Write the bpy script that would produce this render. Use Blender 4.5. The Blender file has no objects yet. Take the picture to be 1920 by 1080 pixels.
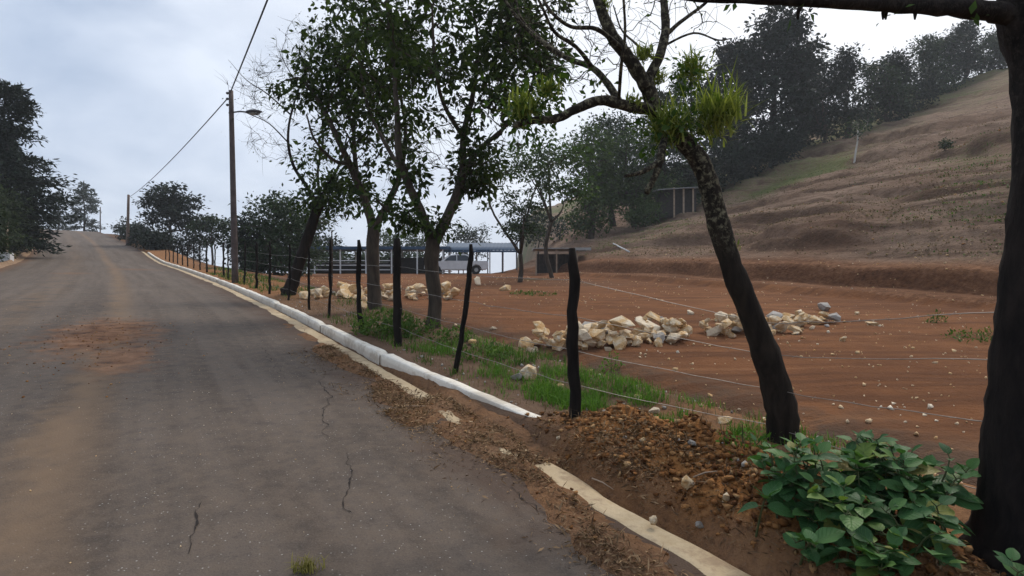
import bpy, bmesh, math, random
import numpy as np
from mathutils import Vector, Matrix, Euler

# ------------------------------------------------------------------ camera
scene = bpy.context.scene
COL = scene.collection
F = 1050.0            # focal length in pixels of the 1920 px wide photograph
CZ = 1.55             # eye height above the road
cam_d = bpy.data.cameras.new('camera')
cam_d.sensor_width = 36.0
cam_d.lens = 36.0 * F / 1920.0
cam_d.clip_start = 0.05
cam_d.clip_end = 2000.0
cam = bpy.data.objects.new('camera', cam_d)
COL.objects.link(cam)
cam.location = (0, 0, CZ)
cam.rotation_euler = (math.radians(90), 0, 0)
scene.camera = cam

# ------------------------------------------------------------------ sky
SUN_AZ = math.radians(35)     # from +Y towards +X
SUN_EL = math.radians(52)
world = bpy.data.worlds.new('World')
scene.world = world
world.use_nodes = True
wn = world.node_tree
wn.nodes.clear()
def N(t, typ, **kw):
    n = t.nodes.new(typ)
    for k, v in kw.items():
        setattr(n, k, v)
    return n
def sky_nodes():
    t = wn; L = t.links.new
    out = N(t, 'ShaderNodeOutputWorld'); bg = N(t, 'ShaderNodeBackground')
    bg.inputs['Strength'].default_value = 0.10
    sky = N(t, 'ShaderNodeTexSky', sky_type='NISHITA')
    sky.sun_disc = False
    sky.sun_elevation = SUN_EL
    sky.sun_rotation = SUN_AZ
    sky.dust_density = 3.0
    tc = N(t, 'ShaderNodeTexCoord')
    sep = N(t, 'ShaderNodeSeparateXYZ'); L(tc.outputs['Generated'], sep.inputs[0])
    # project the direction on a cloud sheet so that clouds flatten towards the horizon
    ad = N(t, 'ShaderNodeMath', operation='ADD'); ad.inputs[1].default_value = 0.50
    mx = N(t, 'ShaderNodeMath', operation='MAXIMUM'); mx.inputs[1].default_value = 0.0
    L(sep.outputs['Z'], mx.inputs[0]); L(mx.outputs[0], ad.inputs[0])
    dx = N(t, 'ShaderNodeMath', operation='DIVIDE'); dy = N(t, 'ShaderNodeMath', operation='DIVIDE')
    L(sep.outputs['X'], dx.inputs[0]); L(ad.outputs[0], dx.inputs[1])
    L(sep.outputs['Y'], dy.inputs[0]); L(ad.outputs[0], dy.inputs[1])
    cb = N(t, 'ShaderNodeCombineXYZ'); L(dx.outputs[0], cb.inputs[0]); L(dy.outputs[0], cb.inputs[1])
    n1 = N(t, 'ShaderNodeTexNoise'); n1.inputs['Scale'].default_value = 3.2
    n1.inputs['Detail'].default_value = 6; n1.inputs['Roughness'].default_value = 0.52
    n1.inputs['Distortion'].default_value = 0.35
    L(cb.outputs[0], n1.inputs['Vector'])
    r = N(t, 'ShaderNodeValToRGB')
    e = r.color_ramp.elements
    e[0].position = 0.36; e[0].color = (2.85, 3.75, 5.3, 1)
    e[1].position = 0.64; e[1].color = (6.4, 7.1, 8.3, 1)
    L(n1.outputs['Fac'], r.inputs[0])
    # brighter veil low over the horizon, the same all the way round
    ho = N(t, 'ShaderNodeMapRange'); ho.inputs['From Min'].default_value = 0.02
    ho.inputs['From Max'].default_value = 0.42
    ho.inputs['To Min'].default_value = 0.62; ho.inputs['To Max'].default_value = 0.0
    L(sep.outputs['Z'], ho.inputs['Value'])
    m0 = N(t, 'ShaderNodeMixRGB'); m0.inputs[2].default_value = (7.1, 7.7, 8.7, 1)
    L(ho.outputs[0], m0.inputs[0]); L(r.outputs[0], m0.inputs[1])
    # the cloud is brighter round the hidden sun
    sd = (math.sin(SUN_AZ) * math.cos(SUN_EL), math.cos(SUN_AZ) * math.cos(SUN_EL), math.sin(SUN_EL))
    dt = N(t, 'ShaderNodeVectorMath', operation='DOT_PRODUCT'); dt.inputs[1].default_value = sd
    L(tc.outputs['Generated'], dt.inputs[0])
    gl = N(t, 'ShaderNodeMapRange', interpolation_type='SMOOTHSTEP'); gl.inputs['From Min'].default_value = 0.35
    gl.inputs['From Max'].default_value = 1.0; gl.inputs['To Min'].default_value = 0.0
    gl.inputs['To Max'].default_value = 0.85
    L(dt.outputs['Value'], gl.inputs['Value'])
    m2 = N(t, 'ShaderNodeMixRGB'); m2.inputs[2].default_value = (9.6, 9.7, 9.9, 1)
    L(gl.outputs[0], m2.inputs[0]); L(m0.outputs[0], m2.inputs[1])
    m1 = N(t, 'ShaderNodeMixRGB'); m1.inputs[0].default_value = 0.90
    L(sky.outputs[0], m1.inputs[1]); L(m2.outputs[0], m1.inputs[2])
    L(m1.outputs[0], bg.inputs['Color']); L(bg.outputs[0], out.inputs['Surface'])
sky_nodes()

sun_d = bpy.data.lights.new('sun', 'SUN')
sun_d.energy = 1.5
sun_d.angle = math.radians(14)
sun_d.color = (1.0, 0.91, 0.80)
sun = bpy.data.objects.new('sun', sun_d)
COL.objects.link(sun)
sun.rotation_euler = (math.pi / 2 - SUN_EL, 0, math.pi - SUN_AZ)

scene.view_settings.view_transform = 'Standard'
scene.view_settings.look = 'None'
scene.view_settings.exposure = 0.40
scene.view_settings.gamma = 1.0
scene.view_settings.use_curve_mapping = False
try:
    scene.cycles.max_bounces = 6
    scene.cycles.diffuse_bounces = 3
    scene.cycles.transparent_max_bounces = 6
    scene.cycles.use_denoising = True
except Exception:
    pass

# ------------------------------------------------------------------ helpers
def at(px, py, D):
    """a point of the place at D metres in front of the camera"""
    return np.array([(px - 960) / F * D, D, CZ + (540 - py) / F * D])

def hash2(ix, iy, seed):
    h = (ix.astype(np.int64) * 374761393 + iy.astype(np.int64) * 668265263 + seed * 974711) & 0xFFFFFFFF
    h = ((h ^ (h >> 13)) * 1274126177) & 0xFFFFFFFF
    h = h ^ (h >> 16)
    return (h & 0xFFFFFF) / float(0xFFFFFF)
def vnoise(x, y, seed=0):
    x = np.asarray(x, float); y = np.asarray(y, float)
    ix = np.floor(x); iy = np.floor(y)
    fx = x - ix; fy = y - iy
    fx = fx * fx * (3 - 2 * fx); fy = fy * fy * (3 - 2 * fy)
    a = hash2(ix, iy, seed); b = hash2(ix + 1, iy, seed)
    c = hash2(ix, iy + 1, seed); d = hash2(ix + 1, iy + 1, seed)
    return (a + (b - a) * fx) * (1 - fy) + (c + (d - c) * fx) * fy - 0.5
def fbm(x, y, seed=0, oct=4):
    s = 0; a = 1.0
    for i in range(oct):
        s = s + a * vnoise(np.asarray(x) * 2 ** i, np.asarray(y) * 2 ** i, seed + i * 17)
        a *= 0.5
    return s
def sstep(a, b, x):
    t = np.clip((np.asarray(x, float) - a) / (b - a), 0, 1)
    return t * t * (3 - 2 * t)

# ---- the road's course: u along, v across (positive to the right)
DX, DY = -0.5379, 0.8430
def bend(u):
    t = np.clip((np.asarray(u, float) - 12) / 93.0, 0, 1.6)
    return -9.0 * t ** 1.48
def zr(u):
    u = np.asarray(u, float)
    a = np.clip(u, -14, 46)
    b = np.clip(u - 46, 0, 66)
    return 0.0707 * a + 0.112 * b * (0.75 + 0.25 * np.clip(b / 12, 0, 1)) 
def road_xyz(u, vp, dz=0.0):
    u = np.asarray(u, float); v = np.asarray(vp, float) + bend(u)
    return np.stack([DX * u + DY * v, DY * u - DX * v, zr(u) + dz + 0 * v], -1)
def road_uv(x, y):
    u = DX * x + DY * y
    v = DY * x - DX * y
    return u, v - bend(u)

NX, NY = 0.925, 0.379
def field_z(x, y):
    y = np.asarray(y, float)
    z = 0.068 * np.minimum(y, 30) + 0.040 * np.clip(y - 30, 0, 60)
    return z
SCARPS = [(16.0, 26.5, 3.2, .45), (2.6, 18.4, 2.2, .4), (11.4, 29.5, 4.0, .45), (25.0, 26.0, 5.0, .55), (34.0, 36.0, 7.0, .8), (7.2, 13.0, 3.0, .45), (6.0, 22.5, 3.5, .4),
          (20.0, 20.0, 4.0, .5), (29.5, 33.0, 4.0, .55), (4.6, 27.5, 3.0, .35), (13.0, 20.0, 2.5, .35), (18.5, 31.0, 3.0, .4), (9.5, 24.0, 2.5, .3)]
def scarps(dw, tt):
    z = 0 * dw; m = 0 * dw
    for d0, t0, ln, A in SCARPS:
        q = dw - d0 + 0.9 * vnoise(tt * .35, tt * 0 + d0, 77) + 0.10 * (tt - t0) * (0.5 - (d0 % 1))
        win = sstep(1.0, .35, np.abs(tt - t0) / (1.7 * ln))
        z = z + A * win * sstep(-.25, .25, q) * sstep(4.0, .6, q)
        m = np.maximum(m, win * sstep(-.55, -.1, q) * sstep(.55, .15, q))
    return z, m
def hill_d(x, y):
    return NX * x + NY * y - 18.6
def terrain(x, y, detail=True):
    x = np.asarray(x, float); y = np.asarray(y, float)
    u, vp = road_uv(x, y)
    d = hill_d(x, y)
    tt = -NY * x + NX * y
    f = field_z(x, y)
    f = f - 0.17 * np.clip(y - 53, 0, 60) * sstep(9, 0, x)
    if detail:
        f = f + 0.05 * fbm(x * 0.5, y * 0.5, 3) + 0.025 * vnoise(x * 2.5, y * 2.5, 5)
    dw = d + 0.9 * vnoise(tt * 0.16, 0 * tt, 9)
    dd = np.clip(dw, 0, 75)
    dk = dw + 0.35 * vnoise(tt * .7, tt * 0, 10)
    h = 0.26 * sstep(-2.1, -1.5, dk) + 0.55 * sstep(0, 0.45, dk) + 0.310 * dd + 0.0007 * dd * dd
    if detail:
        h = h + sstep(1, 4, dw) * (0.42 * sstep(-.04, .06, vnoise(dw * 0.42 + 0.8 * vnoise(tt * .12, dw * .1, 29), tt * 0.07, 25)) + 0.22 * sstep(0.0, .10, vnoise(dw * 0.8, tt * 0.12, 26)) + 0.35 * vnoise(dw * 0.55, tt * 0.09, 21) + 0.30 * vnoise(dw * 1.2, tt * 0.16, 22)
                                   + 0.12 * vnoise(dw * 3.1, tt * 0.5, 23) + 0.8 * vnoise(x * 0.06, y * 0.06, 24)) + scarps(dw, tt)[0]
    f = f + h * sstep(-3, 6, x)
    # beside the road
    side = zr(u) + 0.10
    w = sstep(4.6, 8.5, vp)
    right = side * (1 - w) + f * w
    left = side + 0.10 * np.clip(-vp - 5.6, 0, 25) + 0.25 * fbm(x * 0.3, y * 0.3, 31) * sstep(6, 9, -vp)
    z = np.where(vp > -1.4, right, left)
    # the bed under the road, gutter and verge lies lower
    z = z - 0.30 * sstep(-6.1, -5.3, vp) * (1 - sstep(4.5, 5.6, vp))
    return z
def tz(x, y):
    return float(terrain(np.array([x]), np.array([y]))[0])

def mesh_np(name, verts, quads=None, tris=None, smooth=False, uv=None):
    me = bpy.data.meshes.new(name)
    verts = np.asarray(verts, dtype=np.float32).reshape(-1, 3)
    loops = []; starts = []; totals = []
    pos = 0
    for arr in (quads, tris):
        if arr is None or len(arr) == 0:
            continue
        arr = np.asarray(arr, dtype=np.int32)
        k = arr.shape[1]; n = arr.shape[0]
        loops.append(arr.ravel()); starts.append(pos + np.arange(n, dtype=np.int32) * k)
        totals.append(np.full(n, k, np.int32)); pos += n * k
    loops = np.concatenate(loops); starts = np.concatenate(starts); totals = np.concatenate(totals)
    me.vertices.add(len(verts)); me.vertices.foreach_set('co', verts.ravel())
    me.loops.add(len(loops)); me.loops.foreach_set('vertex_index', loops)
    me.polygons.add(len(starts)); me.polygons.foreach_set('loop_start', starts)
    me.polygons.foreach_set('loop_total', totals)
    if smooth:
        me.polygons.foreach_set('use_smooth', np.ones(len(starts), bool))
    if uv is not None:
        l = me.uv_layers.new(name='UVMap')
        l.data.foreach_set('uv', np.asarray(uv, np.float32)[loops].ravel())
    me.update(calc_edges=True)
    me.validate()
    return me
def add_attr(me, name, vals):
    a = me.attributes.new(name, 'FLOAT', 'POINT')
    a.data.foreach_set('value', np.asarray(vals, np.float32))

def link(name, data, mat=None, parent=None, loc=None):
    o = bpy.data.objects.new(name, data)
    COL.objects.link(o)
    if mat is not None and data is not None and len(data.materials) == 0:
        data.materials.append(mat)
    if parent is not None:
        o.parent = parent
    if loc is not None:
        o.location = loc
    return o
def tag(o, label=None, cat=None, group=None, kind=None):
    if label: o['label'] = label
    if cat: o['category'] = cat
    if group: o['group'] = group
    if kind: o['kind'] = kind
    return o
def empty(name, loc, label, cat, group=None):
    o = bpy.data.objects.new(name, None)
    o.empty_display_size = 0.2
    COL.objects.link(o); o.location = loc
    return tag(o, label, cat, group)

def grid_faces(nu, nv):
    i = np.arange(nu - 1)[:, None] * nv + np.arange(nv - 1)[None, :]
    i = i.ravel()
    return np.stack([i, i + nv, i + nv + 1, i + 1], 1)

class Tubes:
    def __init__(self):
        self.v = []; self.q = []; self.t = []; self.n = 0
    def add(self, pts, rad, sides=6, cap=True, rough=0.0, rng=None):
        pts = np.asarray(pts, float); n = len(pts)
        rad = np.broadcast_to(np.asarray(rad, float), (n,))
        tan = np.gradient(pts, axis=0)
        tan /= np.linalg.norm(tan, axis=1, keepdims=True) + 1e-9
        ref = np.array([0.31, 0.95, 0.05]) if abs(tan[0] @ np.array([0.31, 0.95, 0.05])) < 0.9 else np.array([1.0, 0, 0])
        a = np.cross(tan, ref); a /= np.linalg.norm(a, axis=1, keepdims=True) + 1e-9
        b = np.cross(tan, a)
        th = np.arange(sides) / sides * 2 * np.pi
        rr = rad[:, None] * np.ones((1, sides))
        if rough and rng is not None:
            rr = rr * (1 + rough * (rng.random((n, sides)) - 0.5) * 2)
        ring = pts[:, None, :] + rr[:, :, None] * (np.cos(th)[None, :, None] * a[:, None, :] + np.sin(th)[None, :, None] * b[:, None, :])
        self.v.append(ring.reshape(-1, 3))
        i = np.arange(n - 1)[:, None] * sides; j = np.arange(sides)[None, :]; j2 = (j + 1) % sides
        q = np.stack([i + j, i + j2, i + sides + j2, i + sides + j], -1).reshape(-1, 4) + self.n
        self.q.append(q)
        if cap:
            for r0, flip in ((0, 1), ((n - 1) * sides, 0)):
                f = np.array([[0, k, k + 1] for k in range(1, sides - 1)]) + r0 + self.n
                self.t.append(f[:, ::-1] if flip else f)
        self.n += n * sides
    def mesh(self, name, origin=(0, 0, 0), smooth=True):
        v = np.concatenate(self.v) - np.asarray(origin, float)
        return mesh_np(name, v, np.concatenate(self.q), np.concatenate(self.t) if self.t else None, smooth)

def smooth_path(pts, n=5):
    """Catmull-Rom through the points"""
    p = np.asarray(pts, float)
    p = np.vstack([2 * p[0] - p[1], p, 2 * p[-1] - p[-2]])
    out = []
    for i in range(1, len(p) - 2):
        for t in np.linspace(0, 1, n, endpoint=False):
            a = 2 * p[i]; b = p[i + 1] - p[i - 1]
            c = 2 * p[i - 1] - 5 * p[i] + 4 * p[i + 1] - p[i + 2]
            d = -p[i - 1] + 3 * p[i] - 3 * p[i + 1] + p[i + 2]
            out.append(0.5 * (a + b * t + c * t * t + d * t ** 3))
    out.append(p[-2])
    return np.array(out)

def unit(v):
    return v / (np.linalg.norm(v, axis=-1, keepdims=True) + 1e-9)
def leaf_arrays(c, d, nrm, Ln, W, fold=0.12):
    """diamond leaves: base c, direction d, normal nrm"""
    d = unit(d); s = unit(np.cross(nrm, d)); nn = np.cross(d, s)
    Ln = np.asarray(Ln)[:, None]; W = np.asarray(W)[:, None]
    mid = c + d * Ln * 0.45
    v = np.stack([c, mid + s * W * .5 + nn * W * fold, c + d * Ln - nn * Ln * 0.08, mid - s * W * .5 + nn * W * fold], 1).reshape(-1, 3)
    i = np.arange(len(c))[:, None] * 4
    return v, np.hstack([i, i + 1, i + 2, i + 3])

# ------------------------------------------------------------------ materials
def new_mat(name):
    m = bpy.data.materials.new(name); m.use_nodes = True
    t = m.node_tree; t.nodes.clear()
    out = N(t, 'ShaderNodeOutputMaterial')
    return m, t, out
def ramp(t, fac, stops, inter='LINEAR'):
    r = N(t, 'ShaderNodeValToRGB'); cr = r.color_ramp; cr.interpolation = inter
    while len(cr.elements) < len(stops):
        cr.elements.new(0.5)
    for e, (p, c) in zip(cr.elements, stops):
        e.position = p
        e.color = tuple(c) + (1,) if len(c) == 3 else c
    t.links.new(fac, r.inputs[0])
    return r.outputs[0]
def noise(t, vec, scale, detail=5, rough=0.55, dist=0.0):
    n = N(t, 'ShaderNodeTexNoise')
    n.inputs['Scale'].default_value = scale; n.inputs['Detail'].default_value = detail
    n.inputs['Roughness'].default_value = rough; n.inputs['Distortion'].default_value = dist
    if vec is not None: t.links.new(vec, n.inputs['Vector'])
    return n.outputs['Fac']
def mix(t, fac, a, b, mode='MIX'):
    n = N(t, 'ShaderNodeMixRGB', blend_type=mode)
    for i, s in ((0, fac), (1, a), (2, b)):
        if isinstance(s, (int, float)): n.inputs[i].default_value = s
        elif isinstance(s, tuple): n.inputs[i].default_value = s + (1,) if len(s) == 3 else s
        else: t.links.new(s, n.inputs[i])
    return n.outputs[0]
def math_n(t, op, a, b=None, clamp=False):
    n = N(t, 'ShaderNodeMath', operation=op); n.use_clamp = clamp
    for i, s in ((0, a), (1, b)):
        if s is None: continue
        if isinstance(s, (int, float)): n.inputs[i].default_value = s
        else: t.links.new(s, n.inputs[i])
    return n.outputs[0]
def mrange(t, v, a, b, c=0.0, d=1.0, smooth=True):
    n = N(t, 'ShaderNodeMapRange')
    if smooth: n.interpolation_type = 'SMOOTHSTEP'
    n.inputs['From Min'].default_value = a; n.inputs['From Max'].default_value = b
    n.inputs['To Min'].default_value = c; n.inputs['To Max'].default_value = d
    t.links.new(v, n.inputs['Value'])
    return n.outputs[0]
def finish(t, out, col, rough=0.85, bump=None, bstr=0.5, bdist=0.02, spec=0.3, metal=0.0):
    p = N(t, 'ShaderNodeBsdfPrincipled')
    if isinstance(col, tuple): p.inputs['Base Color'].default_value = col + (1,)
    else: t.links.new(col, p.inputs['Base Color'])
    if isinstance(rough, (int, float)): p.inputs['Roughness'].default_value = rough
    else: t.links.new(rough, p.inputs['Roughness'])
    p.inputs['Specular IOR Level'].default_value = spec
    p.inputs['Metallic'].default_value = metal
    if bump is not None:
        b = N(t, 'ShaderNodeBump'); b.inputs['Strength'].default_value = bstr; b.inputs['Distance'].default_value = bdist
        t.links.new(bump, b.inputs['Height']); t.links.new(b.outputs[0], p.inputs['Normal'])
    t.links.new(p.outputs[0], out.inputs['Surface'])
    return p
def pos_node(t):
    return N(t, 'ShaderNodeNewGeometry').outputs['Position']
def obj_node(t):
    return N(t, 'ShaderNodeTexCoord').outputs['Object']

def simple_mat(name, c0, c1, scale=6.0, rough=0.8, bstr=0.4, bdist=0.01, spec=0.3, metal=0.0, rand=0.0):
    m, t, out = new_mat(name)
    v = obj_node(t)
    n = noise(t, v, scale, 6)
    col = ramp(t, n, [(0.3, c0), (0.7, c1)])
    if rand:
        oi = N(t, 'ShaderNodeObjectInfo')
        k = mrange(t, oi.outputs['Random'], 0, 1, 1 - rand, 1 + rand, smooth=False)
        hs = N(t, 'ShaderNodeHueSaturation'); t.links.new(k, hs.inputs['Value']); t.links.new(col, hs.inputs['Color'])
        col = hs.outputs[0]
    finish(t, out, col, rough, noise(t, v, scale * 4, 4), bstr, bdist, spec, metal)
    return m

def leaf_mat(name, dark, light, trans=0.25, rough=0.6, spec=0.08):
    m, t, out = new_mat(name)
    g = N(t, 'ShaderNodeNewGeometry')
    col = ramp(t, g.outputs['Random Per Island'], [(0.0, dark), (0.6, tuple((a + b) / 2 for a, b in zip(dark, light))), (1.0, light)])
    n = noise(t, g.outputs['Position'], 0.9, 2)
    col = mix(t, mrange(t, n, 0.3, 0.7, 0.0, 0.45), col, dark)
    p = N(t, 'ShaderNodeBsdfPrincipled')
    t.links.new(col, p.inputs['Base Color']); p.inputs['Roughness'].default_value = rough
    p.inputs['Specular IOR Level'].default_value = spec
    tr = N(t, 'ShaderNodeBsdfTranslucent')
    t.links.new(mix(t, 1.0, col, (1.0, 1.15, 0.55), 'MULTIPLY'), tr.inputs['Color'])
    ms = N(t, 'ShaderNodeMixShader'); ms.inputs[0].default_value = trans
    t.links.new(p.outputs[0], ms.inputs[1]); t.links.new(tr.outputs[0], ms.inputs[2])
    t.links.new(ms.outputs[0], out.inputs['Surface'])
    return m

def bark_mat(name, dark, light, lichen=None, lz=(0, 1), scale=9.0, bstr=0.8):
    m, t, out = new_mat(name)
    v = obj_node(t)
    mp = N(t, 'ShaderNodeMapping'); mp.inputs['Scale'].default_value = (1, 1, 0.28)
    t.links.new(v, mp.inputs['Vector'])
    n = noise(t, mp.outputs[0], scale, 7, 0.65, 0.4)
    col = ramp(t, n, [(0.32, dark), (0.72, light)])
    if lichen is not None:
        sp = N(t, 'ShaderNodeSeparateXYZ'); t.links.new(v, sp.inputs[0])
        hz = mrange(t, sp.outputs['Z'], lz[0], lz[1])
        ln = noise(t, v, 24.0, 8, 0.72, 0.3)
        lf = math_n(t, 'MULTIPLY', mrange(t, ln, 0.47, 0.66, 0, .85), hz)
        col = mix(t, lf, col, lichen)
    finish(t, out, col, 0.92, n, bstr, 0.02, 0.15)
    return m

def asphalt_mat():
    m, t, out = new_mat('asphalt')
    v = pos_node(t)
    uv = N(t, 'ShaderNodeUVMap').outputs[0]        # x = across (v), y = along (u), in metres
    sp = N(t, 'ShaderNodeSeparateXYZ'); t.links.new(uv, sp.inputs[0])
    X, U = sp.outputs['X'], sp.outputs['Y']
    big = noise(t, v, 0.45, 5, 0.6)
    col = ramp(t, big, [(0.3, (0.088, 0.070, 0.057)), (0.7, (0.155, 0.126, 0.105))])
    # long streaks worn along the road
    mp = N(t, 'ShaderNodeMapping'); mp.inputs['Scale'].default_value = (2.2, 0.10, 1)
    t.links.new(uv, mp.inputs['Vector'])
    st = noise(t, mp.outputs[0], 1.0, 4, 0.6)
    col = mix(t, mrange(t, st, 0.38, 0.62, 0, 0.65), col, (0.064, 0.049, 0.039))
    mott = noise(t, v, 6.0, 7, 0.75)
    col = mix(t, mrange(t, mott, 0.38, 0.66, 0.0, 0.55), col, (0.165, 0.125, 0.094))
    col = mix(t, mrange(t, mott, 0.30, 0.46, 0.5, 0.0), col, (0.060, 0.049, 0.043))
    # pale stones in the binder
    vo = N(t, 'ShaderNodeTexVoronoi'); vo.inputs['Scale'].default_value = 38; t.links.new(v, vo.inputs['Vector'])
    rnd = N(t, 'ShaderNodeSeparateXYZ'); t.links.new(vo.outputs['Color'], rnd.inputs[0])
    spk = math_n(t, 'MULTIPLY', mrange(t, vo.outputs['Distance'], 0.10, 0.22, 1, 0), mrange(t, rnd.outputs['X'], 0.60, 0.97))
    col = mix(t, spk, col, (0.42, 0.40, 0.37))
    fine = noise(t, v, 85, 4, 0.75)
    col = mix(t, mrange(t, fine, 0.52, 0.72, 0, 0.6), col, (0.19, 0.16, 0.135))
    col = mix(t, mrange(t, fine, 0.30, 0.45, 0.5, 0), col, (0.035, 0.031, 0.03))
    # dusty wheel track
    tn = noise(t, v, 1.6, 5, 0.65)
    def band(x0, w, amt):
        a = math_n(t, 'ABSOLUTE', math_n(t, 'SUBTRACT', math_n(t, 'ADD', X, math_n(t, 'MULTIPLY', math_n(t, 'SUBTRACT', tn, 0.5), 0.7)), x0))
        return math_n(t, 'MULTIPLY', mrange(t, a, 0, w, 1, 0), amt)
    dust = math_n(t, 'MULTIPLY', band(-0.58, 0.42, 0.80), mrange(t, tn, 0.32, 0.62, 0.35, 1))
    dust = math_n(t, 'MAXIMUM', dust, math_n(t, 'MULTIPLY', band(-2.3, 0.8, 0.5), mrange(t, tn, 0.4, 0.65)))
    col = mix(t, dust, col, (0.20, 0.135, 0.085))
    # patch of spilt red earth
    def blob(x0, u0, rx, ru):
        a = math_n(t, 'DIVIDE', math_n(t, 'SUBTRACT', X, x0), rx)
        b = math_n(t, 'DIVIDE', math_n(t, 'SUBTRACT', U, u0), ru)
        rr = math_n(t, 'SQRT', math_n(t, 'ADD', math_n(t, 'MULTIPLY', a, a), math_n(t, 'MULTIPLY', b, b)))
        n2 = noise(t, v, 2.6, 7, 0.75)
        return mrange(t, math_n(t, 'ADD', rr, math_n(t, 'MULTIPLY', math_n(t, 'SUBTRACT', n2, 0.5), 2.8)), 0.30, 1.25, 1, 0)
    clump = noise(t, v, 3.2, 7, 0.75)
    ecol = ramp(t, clump, [(0.36, (0.06, 0.032, 0.02)), (0.47, (0.18, 0.085, 0.042)), (0.62, (0.29, 0.155, 0.085))])
    e1 = math_n(t, 'MAXIMUM', blob(-0.72, 11.3, 0.85, 2.3), math_n(t, 'MULTIPLY', blob(-0.35, 9.0, .45, 1.3), 0.8))
    e1 = math_n(t, 'MAXIMUM', e1, math_n(t, 'MULTIPLY', blob(0.3, 36, 1.3, 1.2), 0.45))
    e1 = math_n(t, 'MAXIMUM', e1, math_n(t, 'MULTIPLY', blob(-2.2, 31, 0.8, .8), 0.4))
    col = mix(t, e1, col, ecol)
    # dirt washed to the right edge
    ed = mrange(t, math_n(t, 'ADD', X, math_n(t, 'MULTIPLY', math_n(t, 'SUBTRACT', tn, 0.5), 1.3)), 1.55, 2.35)
    col = mix(t, math_n(t, 'MULTIPLY', ed, 0.75), col, (0.085, 0.05, 0.033))
    el = mrange(t, math_n(t, 'ADD', X, math_n(t, 'MULTIPLY', math_n(t, 'SUBTRACT', tn, 0.5), 1.3)), -5.1, -4.3, 1, 0)
    col = mix(t, math_n(t, 'MULTIPLY', el, 0.8), col, (0.17, 0.095, 0.055))
    h = math_n(t, 'ADD', math_n(t, 'ADD', fine, math_n(t, 'MULTIPLY', spk, 0.4)), math_n(t, 'MULTIPLY', e1, math_n(t, 'MULTIPLY', clump, 1.2)))
    finish(t, out, col, mrange(t, big, 0.3, 0.7, 0.78, 0.92), h, 0.7, 0.014, 0.16)
    return m

def field_mat():
    m, t, out = new_mat('red_earth')
    v = pos_node(t)
    a = noise(t, v, 0.22, 6, 0.6)
    b = noise(t, v, 1.6, 6, 0.65)
    c = noise(t, v, 14, 5, 0.7)
    col = ramp(t, a, [(0.32, (0.125, 0.050, 0.021)), (0.52, (0.195, 0.082, 0.034)), (0.72, (0.255, 0.115, 0.050))])
    col = mix(t, mrange(t, b, 0.35, 0.7, 0.0, 0.55), col, (0.115, 0.048, 0.023))
    col = mix(t, mrange(t, c, 0.52, 0.75, 0, 0.5), col, (0.24, 0.125, 0.065))
    col = mix(t, mrange(t, c, 0.25, 0.42, 0.5, 0), col, (0.085, 0.04, 0.024))
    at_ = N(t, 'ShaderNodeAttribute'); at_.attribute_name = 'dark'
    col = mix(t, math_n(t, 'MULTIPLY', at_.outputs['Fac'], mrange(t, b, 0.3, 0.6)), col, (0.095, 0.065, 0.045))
    at2 = N(t, 'ShaderNodeAttribute'); at2.attribute_name = 'green'
    gf = mrange(t, math_n(t, 'ADD', at2.outputs['Fac'], math_n(t, 'MULTIPLY', math_n(t, 'SUBTRACT', c, 0.5), 1.4)), 0.5, 0.8)
    col = mix(t, math_n(t, 'MULTIPLY', gf, 0.7), col, (0.075, 0.09, 0.03))
    # tracks dragged across the field
    rot = N(t, 'ShaderNodeMapping'); rot.inputs['Rotation'].default_value = (0, 0, 0.5); rot.inputs['Scale'].default_value = (0.14, 2.4, 1)
    t.links.new(v, rot.inputs['Vector'])
    tr = noise(t, rot.outputs[0], 1.0, 5, 0.6)
    col = mix(t, mrange(t, tr, 0.48, 0.62, 0, 0.7), col, (0.10, 0.043, 0.021))
    col = mix(t, mrange(t, tr, 0.30, 0.42, 0.45, 0), col, (0.27, 0.13, 0.062))
    h = math_n(t, 'ADD', math_n(t, 'ADD', c, math_n(t, 'MULTIPLY', b, 1.5)), tr)
    finish(t, out, col, 0.95, h, 0.8, 0.06, 0.1)
    return m

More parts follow.
